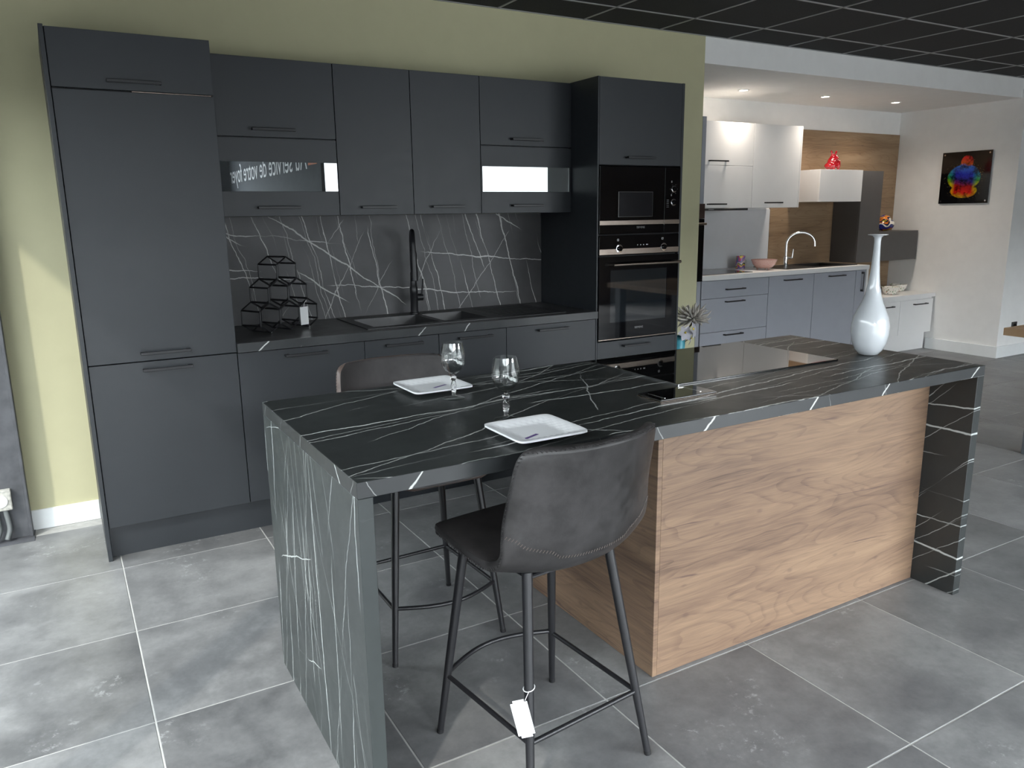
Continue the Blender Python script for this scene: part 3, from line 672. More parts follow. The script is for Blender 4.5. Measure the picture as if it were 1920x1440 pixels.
for x in (2.748, 3.078): 
    for q in ((x, x+0.012, 1.302, 1.304), (x, x+0.012, 1.312, 1.314), (x, x+0.002, 1.304, 1.312), (x+0.010, x+0.012, 1.304, 1.312)): box(bm, q[0], q[1], -0.0086, -0.0081, q[2], q[3])
obj('marking', bm, 'white_mark', p)['kind'] = 'stuff'
bm = nb(); ring = [(MX0, MX1, 0.740, 0.834), (MX0, MX1, 1.136, 1.214), (MX0, 2.703, 0.834, 1.136), (3.124, MX1, 0.834, 1.136)]
for q in ring: box(bm, q[0], q[1], -0.010, 0.010, q[2], q[3])
d = obj('door', bm, 'black_glass', t)
obj('window', bx(2.703, 3.124, -0.0085, -0.0045, 0.834, 1.136, bev=0), plain('tinted_oven_glass', (0.012, 0.015, 0.018), 0.03, IOR=1.7), d)
bm = nb(); tube(bm, [(2.695, -0.048, 1.170), (3.195, -0.048, 1.170)], 0.0095, 14)
for x in (2.708, 3.182): box(bm, x-0.012, x+0.012, -0.046, -0.009, 1.162, 1.178, 0.002)
obj('handle', bm, 'steel', d, True)
obj('sill', bx(MX0, MX1, -0.009, 0.010, 0.733, 0.738, bev=0), 'steel', t)
text_mesh('lettering', 'SIEMENS', 0.017, 'grey_mark', d, face_cam_matrix(2.917, -0.0106, 0.788), 'CENTER')

# ------------------------------------------------------------------ island
IX0, IX1, IY0, IY1, ZI, ZIB = 0.459, 2.842, -2.079, -1.193, 0.901, 0.8626
t = thing('island_worktop', 'dark marbled island top with matching panels down to the floor', 'worktop', ((IX0+IX1)/2, (IY0+IY1)/2, 0))
edge_faces(obj('top', bx(IX0, IX1, IY0, IY1, ZIB, ZI, bev=0.001), 'm_top', t))
obj('end_panel', bx(IX0, IX0+0.036, IY0, IY1, 0, ZIB-0.0003, bev=0.001), 'm_end', t)
obj('end_panel', bx(IX1-0.040, IX1, IY0, IY1, 0, ZIB-0.0003, bev=0.001), 'm_end2', t)
WX0, WYF = 1.455, -1.9045
t = thing('island_cabinet', 'oak-clad cabinet block standing under the right half of the island', 'cabinet', (2.13, -1.56, 0))
obj('body', bx(WX0+0.019, IX1-0.041, WYF+0.019, IY1+0.045, 0.002, ZIB-0.001, bev=0), 'carcass', t)
obj('front_panel', bx(WX0+0.0185, IX1-0.041, WYF, WYF+0.018, 0.002, ZIB-0.001, bev=0.0008), 'oak', t)['label'] = 'knotty oak panel facing the viewer'
obj('side_panel', bx(WX0, WX0+0.018, WYF, IY1+0.02, 0.002, ZIB-0.001, bev=0.0008), 'oak_side', t)['label'] = 'oak side panel behind the near stool'
for (a, b) in ((WX0+0.02, 1.90), (1.90, 2.35), (2.35, IX1-0.042)):
    dd = obj('door', bx(a+G, b-G, IY1+0.025, IY1+0.044, ZK, ZIB-0.004, bev=0.001), 'anthracite', t)
    hb = handle_bm(0, 0, 0); 
    for v in hb.verts: v.co = Vector((v.co.x+(a+b)/2, -v.co.y+IY1+0.044, v.co.z+0.825))
    obj('handle', hb, 'black_metal', dd)
# hob
HX0, HX1, HY0, HY1 = 1.686, 2.492, -1.727, -1.215
t = thing('hob', 'black glass hob with mirror shine set in the island top', 'hob', ((HX0+HX1)/2, (HY0+HY1)/2, ZI))
obj('glass', bx(HX0+0.003, HX1-0.003, HY0+0.003, HY1-0.003, ZI+0.0002, ZI+0.0055, bev=0.0008), 'hob_glass', t)
obj('trim', bx(HX0, HX0+0.0030, HY0, HY1, ZI+0.0002, ZI+0.0050, bev=0), 'chrome', t)['label'] = 'thin steel trim on the left edge'
# flush socket box
t = thing('countertop_socket', 'small black pop-up socket box with chrome lines beside the hob', 'socket', (1.594, -1.822, ZI))
bx0, bx1, by0, by1 = 1.480, 1.709, -1.880, -1.768
obj('base_plate', bx(bx0, bx1, by0, by1, ZI+0.0002, ZI+0.004, bev=0.001), 'steel', t)
obj('lid', bx(bx0+0.001, bx1-0.001, by0+0.001, by1-0.001, ZI+0.004, ZI+0.009, bev=0.001), 'hob_glass', t)
for q in ((bx0+0.026, bx0+0.030, by0+0.014, by1-0.022), (bx1-0.050, bx1-0.046, by0+0.022, by1-0.0142), (bx1-0.072, bx1-0.046, by1-0.014, by1-0.011)):
    obj('inlay', bx(*q, ZI+0.0091, ZI+0.0096, bev=0), 'chrome', t)

# ------------------------------------------------------------------ bar stools
def catmull(P, n):
    out = []; k = len(P)
    for i in range(k-1):
        p0, p1, p2, p3 = P[max(i-1, 0)], P[i], P[i+1], P[min(i+2, k-1)]
        for j in range(n):
            t = j/n
            out.append(tuple(0.5*((2*b)+(-a+c)*t+(2*a-5*b+4*c-d)*t*t+(-a+3*b-3*c+d)*t**3) for a, b, c, d in zip(p0, p1, p2, p3)))
    out.append(tuple(P[-1])); return out
# rows: y, z at the middle, half width, how far the edges rise, how far they come forward
SHELL = [(0.222, 0.612, 0.120, 0.000, 0.000), (0.216, 0.626, 0.172, 0.000, -0.006), (0.190, 0.637, 0.202, 0.000, -0.006), (0.130, 0.638, 0.214, 0.002, 0.0), (0.040, 0.628, 0.218, 0.006, 0.0),
         (-0.060, 0.616, 0.220, 0.014, 0.0), (-0.130, 0.612, 0.220, 0.034, 0.010), (-0.180, 0.628, 0.222, 0.052, 0.030), (-0.210, 0.668, 0.224, 0.050, 0.052), (-0.226, 0.725, 0.222, 0.030, 0.066),
         (-0.238, 0.790, 0.217, 0.014, 0.070), (-0.250, 0.855, 0.212, 0.006, 0.068), (-0.259, 0.900, 0.208, 0.002, 0.067), (-0.265, 0.927, 0.202, 0.000, 0.064), (-0.268, 0.940, 0.190, 0.000, 0.058), (-0.269, 0.945, 0.172, 0.000, 0.046)]
def shell_pt(row, t):
    y, z, hw, rise, fwd = row; a = abs(t)
    return Vector((hw*t, y+fwd*a**2.2, z+rise*a**2.4))
def make_stool(label, mat_shell, loc, rz):
    root = thing('bar_stool', label, 'stool', (0, 0, 0), 'leather bar stools at the island')
    rows = catmull(SHELL, 4); nt = 22
    TH = 0.026
    bm = nb(); grid = [[shell_pt(r, -1+2*k/nt) for k in range(nt+1)] for r in rows]
    def normal(i, k):
        a = grid[min(i+1, len(grid)-1)][k]-grid[max(i-1, 0)][k]; b = grid[i][min(k+1, nt)]-grid[i][max(k-1, 0)]
        return b.cross(a).normalized()
    # inner (padded) surface is offset along +n, outer along -n; both meet in a rounded rim
    nrm = [[normal(i, k) for k in range(nt+1)] for i in range(len(grid))]
    if nrm[6][nt//2].z > 0: sgn = 1
    else: sgn = -1
    def surf(side, shrink):
        return [[grid[i][k]+nrm[i][k]*sgn*side for k in range(nt+1)] for i in range(len(grid))]
    outer = surf(-TH*0.55, 0); inner = surf(TH*0.45, 0)
    def sheet(S, flip):
        vs = [[bm.verts.new(p) for p in r] for r in S]
        for i in range(len(vs)-1):
            for k in range(nt):
                q = (vs[i][k], vs[i][k+1], vs[i+1][k+1], vs[i+1][k]); bm.faces.new(q[::-1] if flip else q)
        return vs
    vo = sheet(outer, False)
    loop_o = [vo[0][k] for k in range(nt+1)]+[vo[i][nt] for i in range(1, len(vo))]+[vo[-1][k] for k in range(nt-1, -1, -1)]+[vo[i][0] for i in range(len(vo)-2, 0, -1)]
    gl = [grid[0][k] for k in range(nt+1)]+[grid[i][nt] for i in range(1, len(vo))]+[grid[-1][k] for k in range(nt-1, -1, -1)]+[grid[i][0] for i in range(len(vo)-2, 0, -1)]
    n_l = len(gl)
    ctr = Vector((0, -0.08, 0.70))
    def outward(k):
        tg = (gl[(k+1) % n_l]-gl[k-1]).normalized()
        if k <= nt: i, kk = 0, k
        elif k < nt+len(vo): i, kk = k-nt, nt
        elif k < 2*nt+len(vo)-1: i, kk = len(vo)-1, nt-(k-nt-len(vo)+1)
        else: i, kk = len(vo)-1-(k-(2*nt+len(vo)-1)), 0
        nn = nrm[i][kk]*sgn; o = tg.cross(nn)
        c = grid[i][nt//2] if kk in (0, nt) else grid[min(max(i, 3), len(vo)-4)][kk]
        if o.dot(gl[k]-c) < 0: o = -o
        return o.normalized(), nn
    # bead: outer -> mid(outward) -> inner
    prev = loop_o
    beads = []
    for (side, outw) in ((-0.30, 0.008), (0.05, 0.010), (0.38, 0.006)):
        ringv = []
        for k in range(n_l):
            o, nn = outward(k); ringv.append(bm.verts.new(gl[k]+nn*TH*side+o*outw))
        for k in range(n_l):
            bm.faces.new((prev[k], prev[(k+1) % n_l], ringv[(k+1) % n_l], ringv[k]))
        prev = ringv; beads.append(ringv)
    for v in bm.verts: pass
    rim_pts = [v.co.copy() for v in beads[2]]
    seam_pts = [v.co.copy() for v in beads[0]]
    # open inner side is closed by the pad below
    o1 = obj('shell', bm, mat_shell, root, True, 70)
    bm = nb(); vi = sheet(inner, False)
    lp = [vi[0][k] for k in range(nt+1)]+[vi[i][nt] for i in range(1, len(vi))]+[vi[-1][k] for k in range(nt-1, -1, -1)]+[vi[i][0] for i in range(len(vi)-2, 0, -1)]
    rv = [bm.verts.new(p) for p in rim_pts]
    for k in range(n_l): bm.faces.new((lp[k], lp[(k+1) % n_l], rv[(k+1) % n_l], rv[k]))
    obj('seat_pad', bm, 'suede', root, True, 70)['label'] = 'dark suede inner side of seat and back'
    # stitches along the rim and a seam across the back
    def stitches(pts, closed, step, ln, rad, off=None, mat='thread'):
        bm = nb(); acc = 0.0; n = len(pts)
        for k in range(n if closed else n-1):
            a, b = pts[k], pts[(k+1) % n]; L = (b-a).length
            if L < 1e-6: continue
            d = (b-a)/L; s = step-acc if acc else 0
            while s < L:
                c = a+d*s; side = off(k) if off else Vector((0, 0, 1))
                dirv = (d*0.55+side*0.75).normalized()
                tube(bm, [c-dirv*ln/2, c+dirv*ln/2], rad, 4)
                s += step
            acc = L-(s-step)
        o = obj('stitching', bm, mat, root); o['kind'] = 'stuff'; return o
    stitches([p for p in seam_pts], True, 0.0105, 0.011, 0.0013, lambda k: outward(k % n_l)[1], 'thread_dark')
    zrow = [i for i in range(len(rows)) if rows[i][0] < -0.2 and rows[i][1] > 0.66][0]
    pts = []
    for k in range(nt+1):
        i = zrow+int(round(2.2*abs(-1+2*k/nt)**2))
        pts.append(outer[i][k]+(-nrm[i][k]*sgn)*0.0008)
    fine = []
    for a, b in zip(pts, pts[1:]): fine += [a.lerp(b, q/3) for q in range(3)]
    fine.append(pts[-1]); stitches(fine, False, 0.0085, 0.008, 0.0011)
    # mounting plate and legs
    obj('mount', bx(-0.14, 0.14, -0.135, 0.14, 0.588, 0.598, bev=0.003), 'black_metal', root)
    tops = {(-1, 1): (-0.150, 0.135), (1, 1): (0.150, 0.135), (-1, -1): (-0.135, -0.125), (1, -1): (0.135, -0.125)}
    foot = {(-1, 1): (-0.208, 0.205), (1, 1): (0.208, 0.205), (-1, -1): (-0.203, -0.222), (1, -1): (0.203, -0.222)}
    def on_leg(s, z):
        f = z/0.60; return Vector((foot[s][0]*(1-f)+tops[s][0]*f, foot[s][1]*(1-f)+tops[s][1]*f, z))
    for s in tops:
        lg = nb(); tube(lg, [on_leg(s, 0.0), on_leg(s, 0.30), on_leg(s, 0.606)], [0.0095, 0.0125, 0.0138], 14)
        lo = obj('leg', lg, 'black_metal', root, True)
        ft = nb(); tube(ft, [on_leg(s, 0.0)+Vector((0, 0, 0.0002)), on_leg(s, 0.012)], 0.0099, 14); obj('foot_cap', ft, 'gap', lo, True)
    zr = 0.188
    for a, b in (((-1, 1), (-1, -1)), ((1, 1), (1, -1)), ((-1, -1), (1, -1))):
        obj('foot_rail', tube(nb(), [on_leg(a, zr), on_leg(b, zr)], 0.0068, 10), 'black_metal', root, True)
    A, B = on_leg((-1, 1), zr+0.006), on_leg((1, 1), zr+0.006)
    obj('foot_rail', tube(nb(), [A.lerp(B, k/16)+Vector((0, 0.062*math.sin(math.pi*k/16), 0)) for k in range(17)], 0.0068, 10), 'black_metal', root, True)['label'] = 'front foot rail bowed outward'
    root.location = loc; root.rotation_euler = (0, 0, rz)
    return root
ST1, ST1R = Vector((0.985, -1.978, 0)), math.radians(6)
make_stool('charcoal leather bar stool in front of the island with a white tag on its leg', 'leather', ST1, ST1R)
make_stool('brown-edged leather bar stool behind the island, pushed under the far side', 'leather_brown', (0.975, -1.205, 0), math.radians(181))
# hang tag on the near stool's rear left leg
R1 = Matrix.Rotation(ST1R, 3, 'Z')
lp = lambda z: R1 @ Vector((-0.203*(1-z/0.6)-0.135*z/0.6, -0.222*(1-z/0.6)-0.125*z/0.6, z))+ST1
t = thing('price_tag', 'white hang tag on the leg of the near stool', 'tag', lp(0.21))
a = lp(0.325); vdir = (Vector((CAM.x, CAM.y, 0))-Vector((a.x, a.y, 0))).normalized(); rdir = Vector((-vdir.y, vdir.x, 0))
bm = nb(); tube(bm, [a+0.0145*(math.cos(k)*Vector((1, 0, 0))+math.sin(k)*Vector((0, 1, 0)))+Vector((0, 0, 0.004*math.cos(k))) for k in [2*math.pi*q/14 for q in range(14)]], 0.0012, 5, closed=True)
tube(bm, [a+vdir*0.0145, a+vdir*0.034-rdir*0.010-Vector((0, 0, 0.012))], 0.0010, 5)
obj('cord', bm, 'paper', t)
tc = a+vdir*0.034-rdir*0.016-Vector((0, 0, 0.062)); ax = (Vector((0, 0, 1))*0.975-rdir*0.22).normalized(); bxv = ax.cross(vdir).normalized()
bm = nb(); box(bm, -0.021, 0.021, -0.0006, 0.0006, -0.052, 0.052, 0.0)
bmesh.ops.bevel(bm, geom=[e for e in bm.edges if abs((e.verts[0].co-e.verts[1].co).y) > 0.001], offset=0.007, segments=4, affect='EDGES')
TM = Matrix((bxv, -vdir, ax)).transposed()
for v in bm.verts: v.co = TM @ v.co+tc
obj('card', bm, 'paper', t)
bm = nb()
for k in range(5):
    for q in range(3): box(bm, -0.012+q*0.008, -0.012+q*0.008+0.0045, -0.0010, -0.0007, -0.030+k*0.013, -0.030+k*0.013+0.0022)
for v in bm.verts: v.co = TM @ v.co+tc
obj('print', bm, plain('faint_grey_print', (0.55, 0.55, 0.55), 0.7), t)

# ------------------------------------------------------------------ things on the island
def make_plate(cx, cy, label, s=0.104, rz=0.0):
    root = thing('plate', label, 'plate', (0, 0, 0), 'square white plates on the island')
    n = 40; bm = nb(); S = []
    for off in (0.0, -0.005):
        V = []
        for i in range(n+1):
            row = []
            for j in range(n+1):
                x, y = -1+2*i/n, -1+2*j/n; d = max(abs(x), abs(y))
                e = abs(x)**10+abs(y)**10; rc = d/(e**0.1) if e > 1e-9 else 1
                z = 0.0065+off
                if d > 0.52:
                    k = (d-0.52)/0.48; z += 0.011*(k*k*(3-2*k))
                    if off == 0: z += 0.0009*math.sin(31*x+7*y)*math.sin(23*y-5*x)*min(1, k*4)*(1-k)*2
                row.append(bm.verts.new((x*s*(1-(1-rc)*0.9), y*s*(1-(1-rc)*0.9), z)))
            V.append(row)
        for i in range(n):
            for j in range(n):
                q = (V[i][j], V[i+1][j], V[i+1][j+1], V[i][j+1]); bm.faces.new(q if off == 0 else q[::-1])
        S.append([V[i][0] for i in range(n)]+[V[n][j] for j in range(n)]+[V[i][n] for i in range(n, 0, -1)]+[V[0][j] for j in range(n, 0, -1)])
    for k in range(len(S[0])): bm.faces.new((S[0][k], S[1][k], S[1][(k+1) % len(S[0])], S[0][(k+1) % len(S[0])]))
    obj('dish', bm, 'porcelain', root, True, 60)
    obj('foot_ring', bx(-s*0.5, s*0.5, -s*0.5, s*0.5, 0.0, 0.0014, bev=0), 'porcelain', root)
    st = nb(); box(st, -0.030, 0.030, -0.0045, 0.0045, 0.0068, 0.0072)
    for v in st.verts: v.co = Matrix.Rotation(0.42, 3, 'Z') @ v.co+Vector((-0.038, -0.040, 0)) if rz == 0 else Matrix.Rotation(0.42, 3, 'Z') @ v.co+Vector((0.025, -0.005, 0))
    obj('sticker', st, 'purple', root)['label'] = 'narrow purple sticker'
    root.location = (cx, cy, ZI+0.0006); root.rotation_euler = (0, 0, rz)
    return root
make_plate(0.984, -1.318, 'square white plate on the far side of the island, behind a wine glass', 0.104, math.radians(0.6))
make_plate(0.988, -1.957, 'square white plate at the front edge of the island, above the near stool', 0.104, 0.0)
def make_glass(x, y, label):
    root = thing('wine_glass', label, 'glass', (x, y, ZI), 'stemmed wine glasses on the island')
    H = 0.178
    prof_o = [(0.0015, 0.0), (0.034, 0.0), (0.0345, 0.0015), (0.030, 0.0035), (0.012, 0.007), (0.006, 0.012), (0.0055, 0.018), (0.0085, 0.030), (0.0095, 0.042), (0.0068, 0.054), (0.0052, 0.058), (0.0098, 0.063), (0.0098, 0.069), (0.0050, 0.0735), (0.0060, 0.077),
              (0.013, 0.082), (0.025, 0.091), (0.034, 0.104), (0.0385, 0.120), (0.0393, 0.135), (0.0375, 0.152), (0.0335, 0.170), (0.0318, H)]
    prof_i = [(0.0306, H), (0.0322, 0.170), (0.0362, 0.152), (0.0380, 0.135), (0.0372, 0.120), (0.0327, 0.104), (0.0237, 0.092), (0.012, 0.0845), (0.001, 0.082)]
    def fl(h): return 0.012*math.sin(math.pi*min(max((h-0.086)/0.085, 0), 1))
    fl.n = 16
    obj('foot', lathe(nb(), prof_o[:6], (x, y, ZI+0.0003), 40, True, True), 'thin_glass', root, True, 60)
    obj('stem', lathe(nb(), prof_o[5:15], (x, y, ZI+0.0003), 40, True, True), 'glass', root, True, 60)
    obj('bowl', lathe(nb(), prof_o[15:]+prof_i, (x, y, ZI+0.0003), 64, True, True, flute=fl), 'thin_glass', root, True, 60)
    return root
make_glass(0.983, -1.482, 'stemmed wine glass in front of the far plate')
make_glass(0.996, -1.790, 'stemmed wine glass behind the near plate')
VX, VY = 2.694, -1.703
vp = [(0.030, 0), (0.038, 0.004), (0.052, 0.022), (0.064, 0.050), (0.0705, 0.085), (0.0705, 0.118), (0.064, 0.150), (0.052, 0.180), (0.040, 0.207), (0.030, 0.237), (0.0225, 0.275), (0.0175, 0.320), (0.0145, 0.365), (0.0125, 0.410), (0.0118, 0.440), (0.0135, 0.455), (0.021, 0.462), (0.0365, 0.465), (0.0368, 0.4675), (0.020, 0.4665), (0.009, 0.455), (0.008, 0.40)]
tag(obj('vase', lathe(nb(), vp, (VX, VY, ZI+0.0002), 48), 'vase', None, True, 60), 'tall white opal glass vase with thin neck on the island', 'vase')

# ------------------------------------------------------------------ hexagonal wire rack
fc = Vector((0.897, 0.312, ZW+0.003)); e1 = Vector((0.228, 0.122, 0)).normalized(); e2 = Vector((e1.y, -e1.x, 0))
t = thing('wine_rack', 'black wire honeycomb bottle rack on the back worktop', 'rack', fc)
Rh = 0.0715; PW = Rh*math.sqrt(3); DEP = 0.13; rw = 0.0042
hexes = [((k-1)*PW, Rh+0.004) for k in range(3)]+[((k-0.5)*PW, Rh*2.5+0.004) for k in range(2)]+[(0, Rh*4+0.004)]
def hp(cx, cz, k, dsgn):
    a = math.pi/2+k*math.pi/3
    return fc+e1*(cx+Rh*0.985*math.cos(a))+Vector((0, 0, cz+Rh*0.985*math.sin(a)))+e2*(DEP/2*dsgn)
for (cx, cz) in hexes:
    bm = nb()
    for s in (-1, 1): 
        P = [hp(cx, cz, k, s) for k in range(6)]
        for k in range(6): tube(bm, [P[k], P[(k+1) % 6]], rw, 6)
    for k in range(6): tube(bm, [hp(cx, cz, k, -1), hp(cx, cz, k, 1)], rw, 6)
    obj('wire_cell', bm, 'black_metal', t, True)
for (cx, s) in ((-PW, -1), (-PW, 1), (PW, -1), (PW, 1)):
    p = hp(cx, Rh+0.004, 3, s)
    obj('foot', lathe(nb(), [(0.001, -0.005), (0.0045, -0.003), (0.005, 0.002), (0.001, 0.006)], p, 10), 'chrome', t, True)
q = fc+e1*(PW*0.72)+e2*(DEP/2+0.006)+Vector((0, 0, 0.062))
bm = nb(); 
for v in box(bm, -0.026, 0.026, -0.0006, 0.0006, -0.045, 0.045, 0.0).verts: v.co = Matrix((e1, -e2, Vector((0, 0, 1)))).transposed() @ v.co+q
lb = thing('rack_tag', 'white paper tag hanging in the wire rack', 'tag', q)
obj('card', bm, 'paper', lb)
obj('cord', tube(nb(), [q+Vector((0, 0, 0.044)), q+e1*0.004+Vector((0, 0, 0.062)), q+e1*0.02+Vector((0, 0, 0.078))], 0.001, 5), 'paper', lb)

# ------------------------------------------------------------------ flowers beside the oven column
FXp, FYp = 3.535, 0.32
tag(obj('vase', lathe(nb(), [(0.06, 0), (0.075, 0.05), (0.08, 0.25), (0.06, 0.45), (0.042, 0.56), (0.044, 0.62), (0.048, 0.64), (0.042, 0.638), (0.038, 0.60), (0.036, 0.5)], (FXp, FYp, 0.0005), 28), 'blue_glass', None, True, 60), 'turquoise vase with flowers behind the island beside the oven column', 'vase')
HC = Vector((3.600, 0.26, 0.765))
t = thing('dried_flower', 'large spiky silver-grey dried flower beside the oven column', 'flower', (FXp, FYp, 0.40))
obj('stem', tube(nb(), [(FXp, FYp, 0.40), (FXp+0.01, FYp, 0.56), (3.575, 0.29, 0.68), HC-Vector((0, 0, 0.03))], [0.005, 0.005, 0.0045, 0.006], 8), 'stem', t, True)
obj('flower_core', lathe(nb(), [(0.002, -0.045), (0.022, -0.03), (0.032, 0.0), (0.022, 0.022), (0.002, 0.03)], HC, 16), 'stem', t, True)
rr = random.Random(3)
for k in range(64):
    ph = k*2.39996; el = -0.55+1.75*((k+0.5)/64)
    dvec = Vector((math.cos(ph)*math.cos(el), math.sin(ph)*math.cos(el), math.sin(el)))
    L = rr.uniform(0.09, 0.135)*(1.0 if el < 0.9 else 0.85)
    side = dvec.cross(Vector((0, 0, 1))).normalized() if abs(dvec.z) < 0.98 else Vector((1, 0, 0))
    pts = [HC+dvec*0.02, HC+dvec*(L*0.45)+Vector((0, 0, -0.004)), HC+dvec*(L*0.8)+Vector((0, 0, rr.uniform(-0.01, 0.008))), HC+dvec*L+Vector((0, 0, rr.uniform(-0.012, 0.018)))]
    obj('petal', tube(nb(), pts, [0.005, 0.0088, 0.0070, 0.0012], 6), 'petal_grey', t, True)
def lily(c, tilt, size, label):
    t = thing('white_flower', label, 'flower', (FXp, FYp, 0.42))
    obj('stem', tube(nb(), [(FXp, FYp, 0.42), (FXp+0.004, FYp-0.005, 0.58), c], 0.0028, 6), 'stem', t, True)
    nrm = Vector(tilt).normalized(); a = nrm.cross(Vector((0, 0, 1))).normalized(); b = nrm.cross(a)
    for k in range(6):
        an = k*math.pi/3; d = a*math.cos(an)+b*math.sin(an); sd = nrm.cross(d)
        bm = nb(); rowsP = []
        for i in range(7):
            s = i/6; wd = size*0.34*math.sin(math.pi*min(1, 0.12+0.88*s))**0.8+0.001; cpt = Vector(c)+d*size*s+nrm*size*(0.45*s-0.35*s*s)
            rowsP.append([bm.verts.new(cpt+sd*wd*q+nrm*size*0.06*abs(q)) for q in (-1, 0, 1)])
        for i in range(6):
            for q in range(2): bm.faces.new((rowsP[i][q], rowsP[i][q+1], rowsP[i+1][q+1], rowsP[i+1][q]))
        bmesh.ops.solidify(bm, geom=bm.faces[:], thickness=0.0012)
        obj('petal', bm, 'petal_white', t, True)
    obj('stamen', lathe(nb(), [(0.001, -0.004), (0.007, 0.0), (0.006, 0.008), (0.001, 0.012)], Vector(c)+nrm*0.008, 10), 'petal_yellow', t, True)
lily((3.582, 0.245, 0.690), (0.5, -0.8, 0.1), 0.062, 'white flower with yellow centre just under the spiky dried flower')
lily((3.528, 0.255, 0.668), (-0.3, -0.9, 0.2), 0.055, 'small white flower nearest the oven column')
lily((3.572, 0.25, 0.632), (0.6, -0.7, -0.3), 0.045, 'lowest white flower drooping over the turquoise vase')

# ------------------------------------------------------------------ kitchen display in the background
BY, BZW, BZ0 = 1.26, 0.93, 0.15
t = thing('tall_oven_cabinet', 'tall blue-grey cabinet with built-in oven half hidden by the olive wall', 'cabinet', (4.29, 1.53, 0))
obj('body', bx(3.985, 4.590, BY+0.002, YB-0.003, 0.0, 2.20, bev=0.001), 'grey_front', t)
for (a, b) in ((0.15, 0.885), (1.525, 2.20)):
    d = obj('door', bx(3.988, 4.545, BY-0.017, BY+0.002, a+G, b-G, bev=0.001), 'grey_front', t); handle(d, 4.27, BY-0.017, b-0.06 if a < 1 else a+0.06)
obj('side_panel', bx(4.548, 4.590, BY-0.017, BY+0.002, 0.0, 2.20, bev=0.001), 'grey_front', t)
t = thing('built_in_oven', 'black built-in oven at the far wall, only its right edge showing', 'oven', (4.27, BY, 0.89))
d = obj('door', bx(3.988, 4.586, BY-0.040, BY-0.0175, 0.89, 1.40, bev=0.002), 'black_glass', t)
obj('handle', tube(nb(), [(4.02, BY-0.075, 1.36), (4.57, BY-0.075, 1.36)], 0.01, 10), 'steel', d, True)
obj('bracket', bx(4.55, 4.57, BY-0.075, BY-0.04, 1.353, 1.367), 'steel', d)
obj('control_panel', bx(3.988, 4.586, BY-0.040, BY-0.0175, 1.402, 1.520, bev=0.002), plain('brown_black_glass', (0.06, 0.04, 0.035), 0.12), t)
UG = 'blue-grey base units of the far kitchen'
def bg_base(x0, x1, label, fronts):
    t = thing('base_unit', label, 'cabinet', ((x0+x1)/2, 1.53, 0), UG)
    obj('body', bx(x0, x1, BY+0.002, YB-0.003, BZ0, BZW-0.041, bev=0), 'grey_front', t)
    obj('plinth', bx(x0, x1, BY+0.04, BY+0.055, 0, BZ0, bev=0), 'grey_front', t)
    for (nm, a, b, hx, hz, vert) in fronts:
        d = obj(nm, bx(x0+G, x1-G, BY-0.017, BY+0.002, a+G*1.3, b-G*1.3, bev=0.001), 'grey_front', t)
        handle(d, hx, BY-0.017, hz, 0.22 if not vert else 0.19, vert)
bg_base(4.600, 5.398, 'blue-grey unit with three drawers under the far hob', [('drawer', 0.735, 0.886, 4.985, 0.806, 0), ('drawer', 0.445, 0.735, 4.984, 0.701, 0), ('drawer', BZ0, 0.445, 4.982, 0.415, 0)])
bg_base(5.400, 5.992, 'blue-grey base unit below the pink bowl, left of the far sink', [('door', BZ0, 0.886, 5.697, 0.846, 0)])
bg_base(5.994, 6.585, 'blue-grey base unit under the far sink', [('door', BZ0, 0.886, 6.300, 0.851, 0)])
bg_base(6.587, 6.735, 'narrow blue-grey pull-out with an upright handle at the end of the far run', [('door', BZ0, 0.886, 6.672, 0.775, 1)])
t = thing('worktop', 'white worktop of the far kitchen with a white end panel', 'worktop', (5.68, 1.52, 0))
obj('top', ring_box(nb(), 4.592, 6.770, BY-0.025, YB-0.002, 5.735, 6.685, 1.345, 1.705, BZW-0.040, BZW), 'white_front', t)
obj('end_panel', bx(6.737, 6.770, BY-0.02, YB-0.002, 0, BZW-0.0405, bev=0.001), 'white_front', t)
tag(obj('splashback', bx(4.592, 5.985, YB-0.012, YB-0.001, BZW+0.001, 1.470, bev=0), 'splash_grey'), 'smooth pale grey splashback behind the mug and pink bowl', 'splashback')
tag(obj('wall_panel', bx(5.987, 7.885, YB-0.014, YB-0.001, 0.60, 2.222, bev=0), 'oak_bg'), 'large brown oak panel on the far wall behind the chrome tap', 'panel')
tag(obj('far_hob', bx(4.640, 5.250, BY+0.035, YB-0.12, BZW+0.0003, BZW+0.006, bev=0.001), 'hob_glass'), 'black glass hob on the white far worktop', 'hob')
t = thing('far_sink', 'black sink let into the white far worktop', 'sink', (6.21, 1.52, BZW))
bm = nb(); ring_box(bm, 5.715, 6.705, 1.325, 1.725, 6.16, 6.60, 1.37, 1.68, BZW+0.0003, BZW+0.006); obj('rim', bm, 'black_sink', t)
bm = nb(); bowl(bm, 6.16, 6.60, 1.37, 1.68, BZW+0.006, BZW-0.14); obj('bowl', bm, 'black_sink', t, recalc=False)
CX, CYt = 6.085, 1.665
t = thing('chrome_tap', 'chrome swan-neck tap at the far sink', 'tap', (CX, CYt, BZW+0.0062))
obj('body', lathe(nb(), [(0.026, 0), (0.026, 0.008), (0.019, 0.012), (0.019, 0.06), (0.023, 0.062), (0.023, 0.085), (0.014, 0.09)], (CX, CYt, BZW+0.0064), 20, True, True), 'chrome', t, True)
pts = [(CX, CYt, BZW+0.09), (CX, CYt, BZW+0.21)]+[(CX+0.115-0.115*math.cos(a), CYt-0.07+0.07*math.cos(a), BZW+0.21+0.108*math.sin(a)) for a in [math.pi*k/14 for k in range(1, 15)]]+[(CX+0.232, CYt-0.141, BZW+0.185)]
obj('spout', tube(nb(), pts, 0.0125, 12), 'chrome', t, True)
